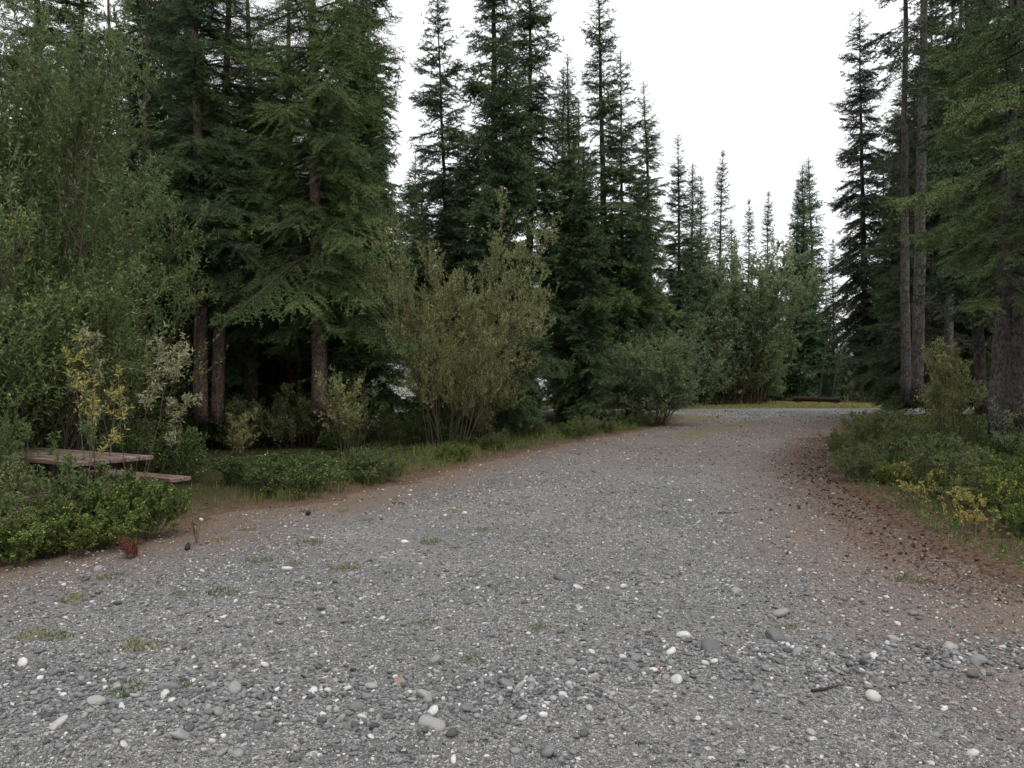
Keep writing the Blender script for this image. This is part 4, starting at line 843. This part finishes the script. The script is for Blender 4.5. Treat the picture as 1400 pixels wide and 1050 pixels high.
# ------------------------------------------------------------------ built things
def box(V0, V1, bev=0.0):
    x0, y0, z0 = V0; x1, y1, z1 = V1
    V = np.array([(x0, y0, z0), (x1, y0, z0), (x1, y1, z0), (x0, y1, z0), (x0, y0, z1), (x1, y0, z1), (x1, y1, z1), (x0, y1, z1)], float)
    return V, np.array([(0, 3, 2, 1), (4, 5, 6, 7), (0, 1, 5, 4), (1, 2, 6, 5), (2, 3, 7, 6), (3, 0, 4, 7)])
def boxes(name, lst, mat, parent, bev=0.008, segs=2, **props):
    V, F, _ = cat(lst); me = raw_mesh(name, V, F, mat); o = add(name, me, parent, **props)
    if bev: md = o.modifiers.new('bevel', 'BEVEL'); md.width = bev; md.segments = segs; md.limit_method = 'ANGLE'
    return o
wm, n, b = base_mat('worn_brown_paint', 0.6, 0.35)
tcw = n.nodes.new("ShaderNodeTexCoord").outputs['Object']; mpw = n.nodes.new("ShaderNodeMapping"); mpw.inputs['Scale'].default_value = (1.2, 14, 14); n.links.new(tcw, mpw.inputs[0])
wn = noise(n, 2.2, 6, 0.7, mpw.outputs[0]); wr = ramp_node(n, [(0.36, (0.10, 0.055, 0.042)), (0.50, (0.17, 0.105, 0.085)), (0.60, (0.27, 0.24, 0.22)), (0.75, (0.36, 0.34, 0.32))]); n.links.new(wn.outputs['Fac'], wr.inputs[0]); n.links.new(wr.outputs[0], b.inputs['Base Color'])
M['wood_top'] = wm
wm2 = plain('brown_painted_timber', (0.085, 0.042, 0.032), 0.65, 0.3, nz=0.35, scale=9); M['timber'] = wm2
M['dark_timber'] = plain('dark_timber', (0.035, 0.026, 0.023), 0.85, 0.2, nz=0.3, scale=6)
e = bpy.data.objects.new('picnic_table', None); COL.objects.link(e); e['label'] = 'worn brown picnic table half hidden in shrubs at the left'; e['category'] = 'picnic table'
RC = np.array([-4.02, 8.62]); NC = np.array([-4.44, 7.86]); ax = (RC-NC)/np.linalg.norm(RC-NC); lx = np.array([ax[1], -ax[0]])   # lx points to the right end
ce = (RC+NC)/2 - lx*1.15; e.location = (ce[0], ce[1], 0.04); e.rotation_euler.z = math.atan2(lx[1], lx[0])
Lh = 1.15; W = 0.43; pw = (2*W-4*0.012)/5
boxes('tabletop', [box((-Lh, -W+i*(pw+0.012), 0.69), (Lh, -W+i*(pw+0.012)+pw, 0.735)) for i in range(5)], M['wood_top'], e, 0.006)
for sg in (-1, 1):
    yy = sg*(W+0.36); boxes('seat', [box((-Lh, yy-0.14, 0.40), (Lh, yy-0.005, 0.445)), box((-Lh, yy+0.005, 0.40), (Lh, yy+0.14, 0.445))], M['wood_top'], e, 0.006)
for sx in (-0.78, 0.78):
    boxes('leg_frame', [box((sx-0.045, -0.93, 0.30), (sx+0.045, 0.93, 0.398)), box((sx-0.045, -0.38, 0.60), (sx+0.045, 0.38, 0.688))], M['timber'], e, 0.005)
    for sg in (-1, 1):
        Vb, Fb = box((sx+0.047, -0.045, -0.06), (sx+0.10, 0.045, 0.69)); Vb[:, 1] += sg*(0.62-(Vb[:, 2]/0.69)*0.36); boxes('leg', [(Vb, Fb)], M['timber'], e, 0.005)
        boxes('seat_support', [box((sx-0.04, sg*0.79-0.09, -0.05), (sx+0.04, sg*0.79+0.09, 0.298))], M['timber'], e, 0.005)
# timber barrier across the clearing
e = bpy.data.objects.new('timber_barrier', None); COL.objects.link(e); e['label'] = 'low dark timber barrier on the far grass'; e['category'] = 'barrier'
xa, xb = at(1085, 56.5), at(1149, 54.0); e.location = ((xa+xb)/2, 55.2, 0.08); e.rotation_euler.z = math.atan2(-2.5, xb-xa); hl = math.hypot(xb-xa, 2.5)/2
Pp = np.array([[(-hl, 0, 0.27), (-hl*0.3, 0, 0.275), (hl*0.3, 0, 0.27), (hl, 0, 0.26)]], float); V, F = tubes(Pp, np.array([0.19]), np.array([0.17]), 14)
add('rail', raw_mesh('rail', V, F, M['dark_timber'], smooth=True), e)
for sx in (-1, 1):
    boxes('rail_end', [box((sx*hl-0.01, -0.10, 0.17), (sx*hl+0.01, 0.10, 0.37))], M['dark_timber'], e, 0.0)
    boxes('support_block', [box((sx*hl*0.82-0.14, -0.2, -0.05), (sx*hl*0.82+0.14, 0.2, 0.14))], M['dark_timber'], e, 0.02)

# ------------------------------------------------------------------ vehicles behind the trees
M['white_paint'] = plain('white_paint', (0.72, 0.73, 0.74), 0.35, 0.5, nz=0.03)
M['grey_paint'] = plain('silver_paint', (0.50, 0.51, 0.53), 0.3, 0.5, nz=0.03)
M['glass'] = plain('dark_glass', (0.02, 0.024, 0.028), 0.08, 0.6, nz=0.05)
M['tyre'] = plain('tyre_rubber', (0.02, 0.02, 0.02), 0.85, 0.2)
M['rim'] = plain('wheel_rim', (0.35, 0.35, 0.36), 0.4, 0.5, 0.6)
M['trim'] = plain('black_trim', (0.03, 0.03, 0.032), 0.6)
M['tail'] = plain('red_lens', (0.45, 0.02, 0.015), 0.2, 0.6)
def wheel(parent, x, y, r, w_):
    th = np.linspace(0, 2*PI, 25)[:-1]; prof = [(-w_/2, r*0.62), (-w_/2, r*0.95), (-w_/2*0.8, r), (w_/2*0.8, r), (w_/2, r*0.95), (w_/2, r*0.62)]
    V = np.array([(x+a, y+p*math.cos(t), r+p*math.sin(t)) for a, p in prof for t in th]); m_ = 24
    F = np.array([(i*m_+j, i*m_+(j+1) % m_, (i+1)*m_+(j+1) % m_, (i+1)*m_+j) for i in range(5) for j in range(m_)])
    o = add('wheel', raw_mesh('wheel', V, F, M['tyre'], smooth=True), parent)
    prof = [(-w_*0.42, 0.01), (-w_*0.38, r*0.35), (-w_*0.44, r*0.62), (w_*0.44, r*0.62), (w_*0.38, r*0.35), (w_*0.42, 0.01)]
    V = np.array([(x+a, y+p*math.cos(t), r+p*math.sin(t)) for a, p in prof for t in th])
    F = np.array([(i*m_+j, i*m_+(j+1) % m_, (i+1)*m_+(j+1) % m_, (i+1)*m_+j) for i in range(5) for j in range(m_)])
    add('rim', raw_mesh('rim', V, F, M['rim'], smooth=True), o)
def motorhome(x, y, rz):
    e = bpy.data.objects.new('motorhome', None); COL.objects.link(e); e.location = (x, y, 0.05); e.rotation_euler.z = rz
    e['label'] = 'white motorhome parked beyond the wood, its tail light seen through willow stems'; e['category'] = 'motorhome'
    # rear faces -y
    prof = [(0.0, 0.62), (0.0, 2.85), (0.15, 3.0), (5.6, 3.0), (6.3, 2.75), (6.5, 2.15), (5.2, 2.05), (5.6, 1.95), (6.0, 1.35), (7.0, 1.15), (7.1, 0.62)]
    def extr(pr, xa, xb):
        n_ = len(pr); V = np.array([(xa, p[0], p[1]) for p in pr]+[(xb, p[0], p[1]) for p in pr]); return V, n_
    import bmesh
    V, n_ = extr(prof, -1.12, 1.12); me = bpy.data.meshes.new('body'); bm = bmesh.new(); vs = [bm.verts.new(v) for v in V]
    bm.faces.new(vs[:n_][::-1]); bm.faces.new(vs[n_:]);
    for i in range(n_): bm.faces.new((vs[i], vs[(i+1) % n_], vs[n_+(i+1) % n_], vs[n_+i]))
    bmesh.ops.recalc_face_normals(bm, faces=bm.faces); bm.to_mesh(me); bm.free(); me.materials.append(M['white_paint'])
    o = add('body', me, e); md = o.modifiers.new('bevel', 'BEVEL'); md.width = 0.05; md.segments = 3
    boxes('rear_window', [box((-0.75, -0.015, 1.7), (0.05, 0.03, 2.35))], M['glass'], e, 0.01)
    boxes('stripe', [box((-1.13, 0.3, 1.20), (1.13, 5.3, 1.34))], M['grey_paint'], e, 0.0)
    for sx in (-1, 1):
        boxes('tail_light', [box((sx*0.98-0.07, -0.03, 1.0), (sx*0.98+0.07, 0.02, 1.42))], M['tail'], e, 0.01)
        boxes('side_window', [box((sx*1.12-0.015, 1.2, 1.6), (sx*1.12+0.015, 2.3, 2.2)), box((sx*1.12-0.015, 3.2, 1.6), (sx*1.12+0.015, 4.2, 2.2))], M['glass'], e, 0.005)
        boxes('cab_window', [box((sx*1.12-0.016, 5.35, 1.3), (sx*1.12+0.016, 5.9, 1.85))], M['glass'], e, 0.005)
        for yy in (1.9, 6.1): wheel(e, sx*0.95, yy, 0.36, 0.24)
    boxes('bumper', [box((-1.1, -0.12, 0.45), (1.1, 0.1, 0.66))], M['trim'], e, 0.03)
    boxes('licence_plate', [box((-0.15, -0.135, 0.5), (0.15, -0.122, 0.62))], M['white_paint'], e, 0.0)
    boxes('roof_vent', [box((-0.35, 2.2, 2.99), (0.35, 2.9, 3.2))], M['white_paint'], e, 0.05)
motorhome(at(551, 47.5), 47.8, 0.05)
def minivan(x, y, rz):
    import bmesh
    e = bpy.data.objects.new('minivan', None); COL.objects.link(e); e.location = (x, y, 0.05); e.rotation_euler.z = rz
    e['label'] = 'white minivan parked beyond the wood, glimpsed through a gap in the trunks'; e['category'] = 'minivan'
    # side profile in y,z ; width varies with height
    pr = [(0.0, 0.35), (-0.03, 0.95), (0.28, 1.62), (0.6, 1.78), (2.9, 1.78), (3.75, 1.12), (4.65, 0.95), (4.8, 0.6), (4.75, 0.35)]
    me = bpy.data.meshes.new('body'); bm = bmesh.new(); wd = lambda z: 0.93 if z < 1.1 else 0.93-(z-1.1)*0.26
    A = [bm.verts.new((-wd(z), yy, z)) for yy, z in pr]; B = [bm.verts.new((wd(z), yy, z)) for yy, z in pr]; n_ = len(pr)
    for i in range(n_): bm.faces.new((A[i], A[(i+1) % n_], B[(i+1) % n_], B[i]))
    # sides split at the waist
    for S_ in (A, B): bm.faces.new(S_)
    bmesh.ops.recalc_face_normals(bm, faces=bm.faces); bm.to_mesh(me); bm.free(); me.materials.append(M['white_paint'])
    o = add('body', me, e); md = o.modifiers.new('bevel', 'BEVEL'); md.width = 0.06; md.segments = 3
    def quad(name, P, mat):
        P = np.array(P, float); nn = np.cross(P[1]-P[0], P[2]-P[0]); nn /= np.linalg.norm(nn); V = np.concatenate([P+nn*0.012, P-nn*0.012])
        F = np.array([(0, 1, 2, 3), (7, 6, 5, 4), (0, 4, 5, 1), (1, 5, 6, 2), (2, 6, 7, 3), (3, 7, 4, 0)]); add(name, raw_mesh(name, V, F, mat), e)
    quad('rear_window', [(-0.72, 0.02, 1.06), (0.72, 0.02, 1.06), (0.66, 0.265, 1.58), (-0.66, 0.265, 1.58)], M['glass'])
    quad('windscreen', [(-0.72, 3.72, 1.15), (0.72, 3.72, 1.15), (0.66, 2.98, 1.72), (-0.66, 2.98, 1.72)], M['glass'])
    for sx in (-1, 1):
        xa, xb = sx*0.935, sx*0.825
        for y0, y1, y2, y3 in ((0.42, 1.25, 1.25, 0.62), (1.33, 2.2, 2.2, 1.33), (2.28, 3.4, 2.82, 2.28)):
            quad('side_window', [(xa, y0, 1.12), (xa, y1, 1.12), (xb, y2, 1.62), (xb, y3, 1.62)], M['glass'])
        boxes('tail_light', [box((sx*0.84-0.07, -0.05, 0.85), (sx*0.84+0.07, 0.03, 1.15))], M['tail'], e, 0.01)
        boxes('headlight', [box((sx*0.68-0.16, 4.55, 0.72), (sx*0.68+0.16, 4.76, 0.86))], M['rim'], e, 0.02)
        for yy in (0.85, 3.85): wheel(e, sx*0.84, yy, 0.34, 0.22)
    boxes('bumper', [box((-0.88, -0.12, 0.38), (0.88, 0.06, 0.62))], M['grey_paint'], e, 0.04)
minivan(at(752, 49), 49.0, PI/2-0.25)
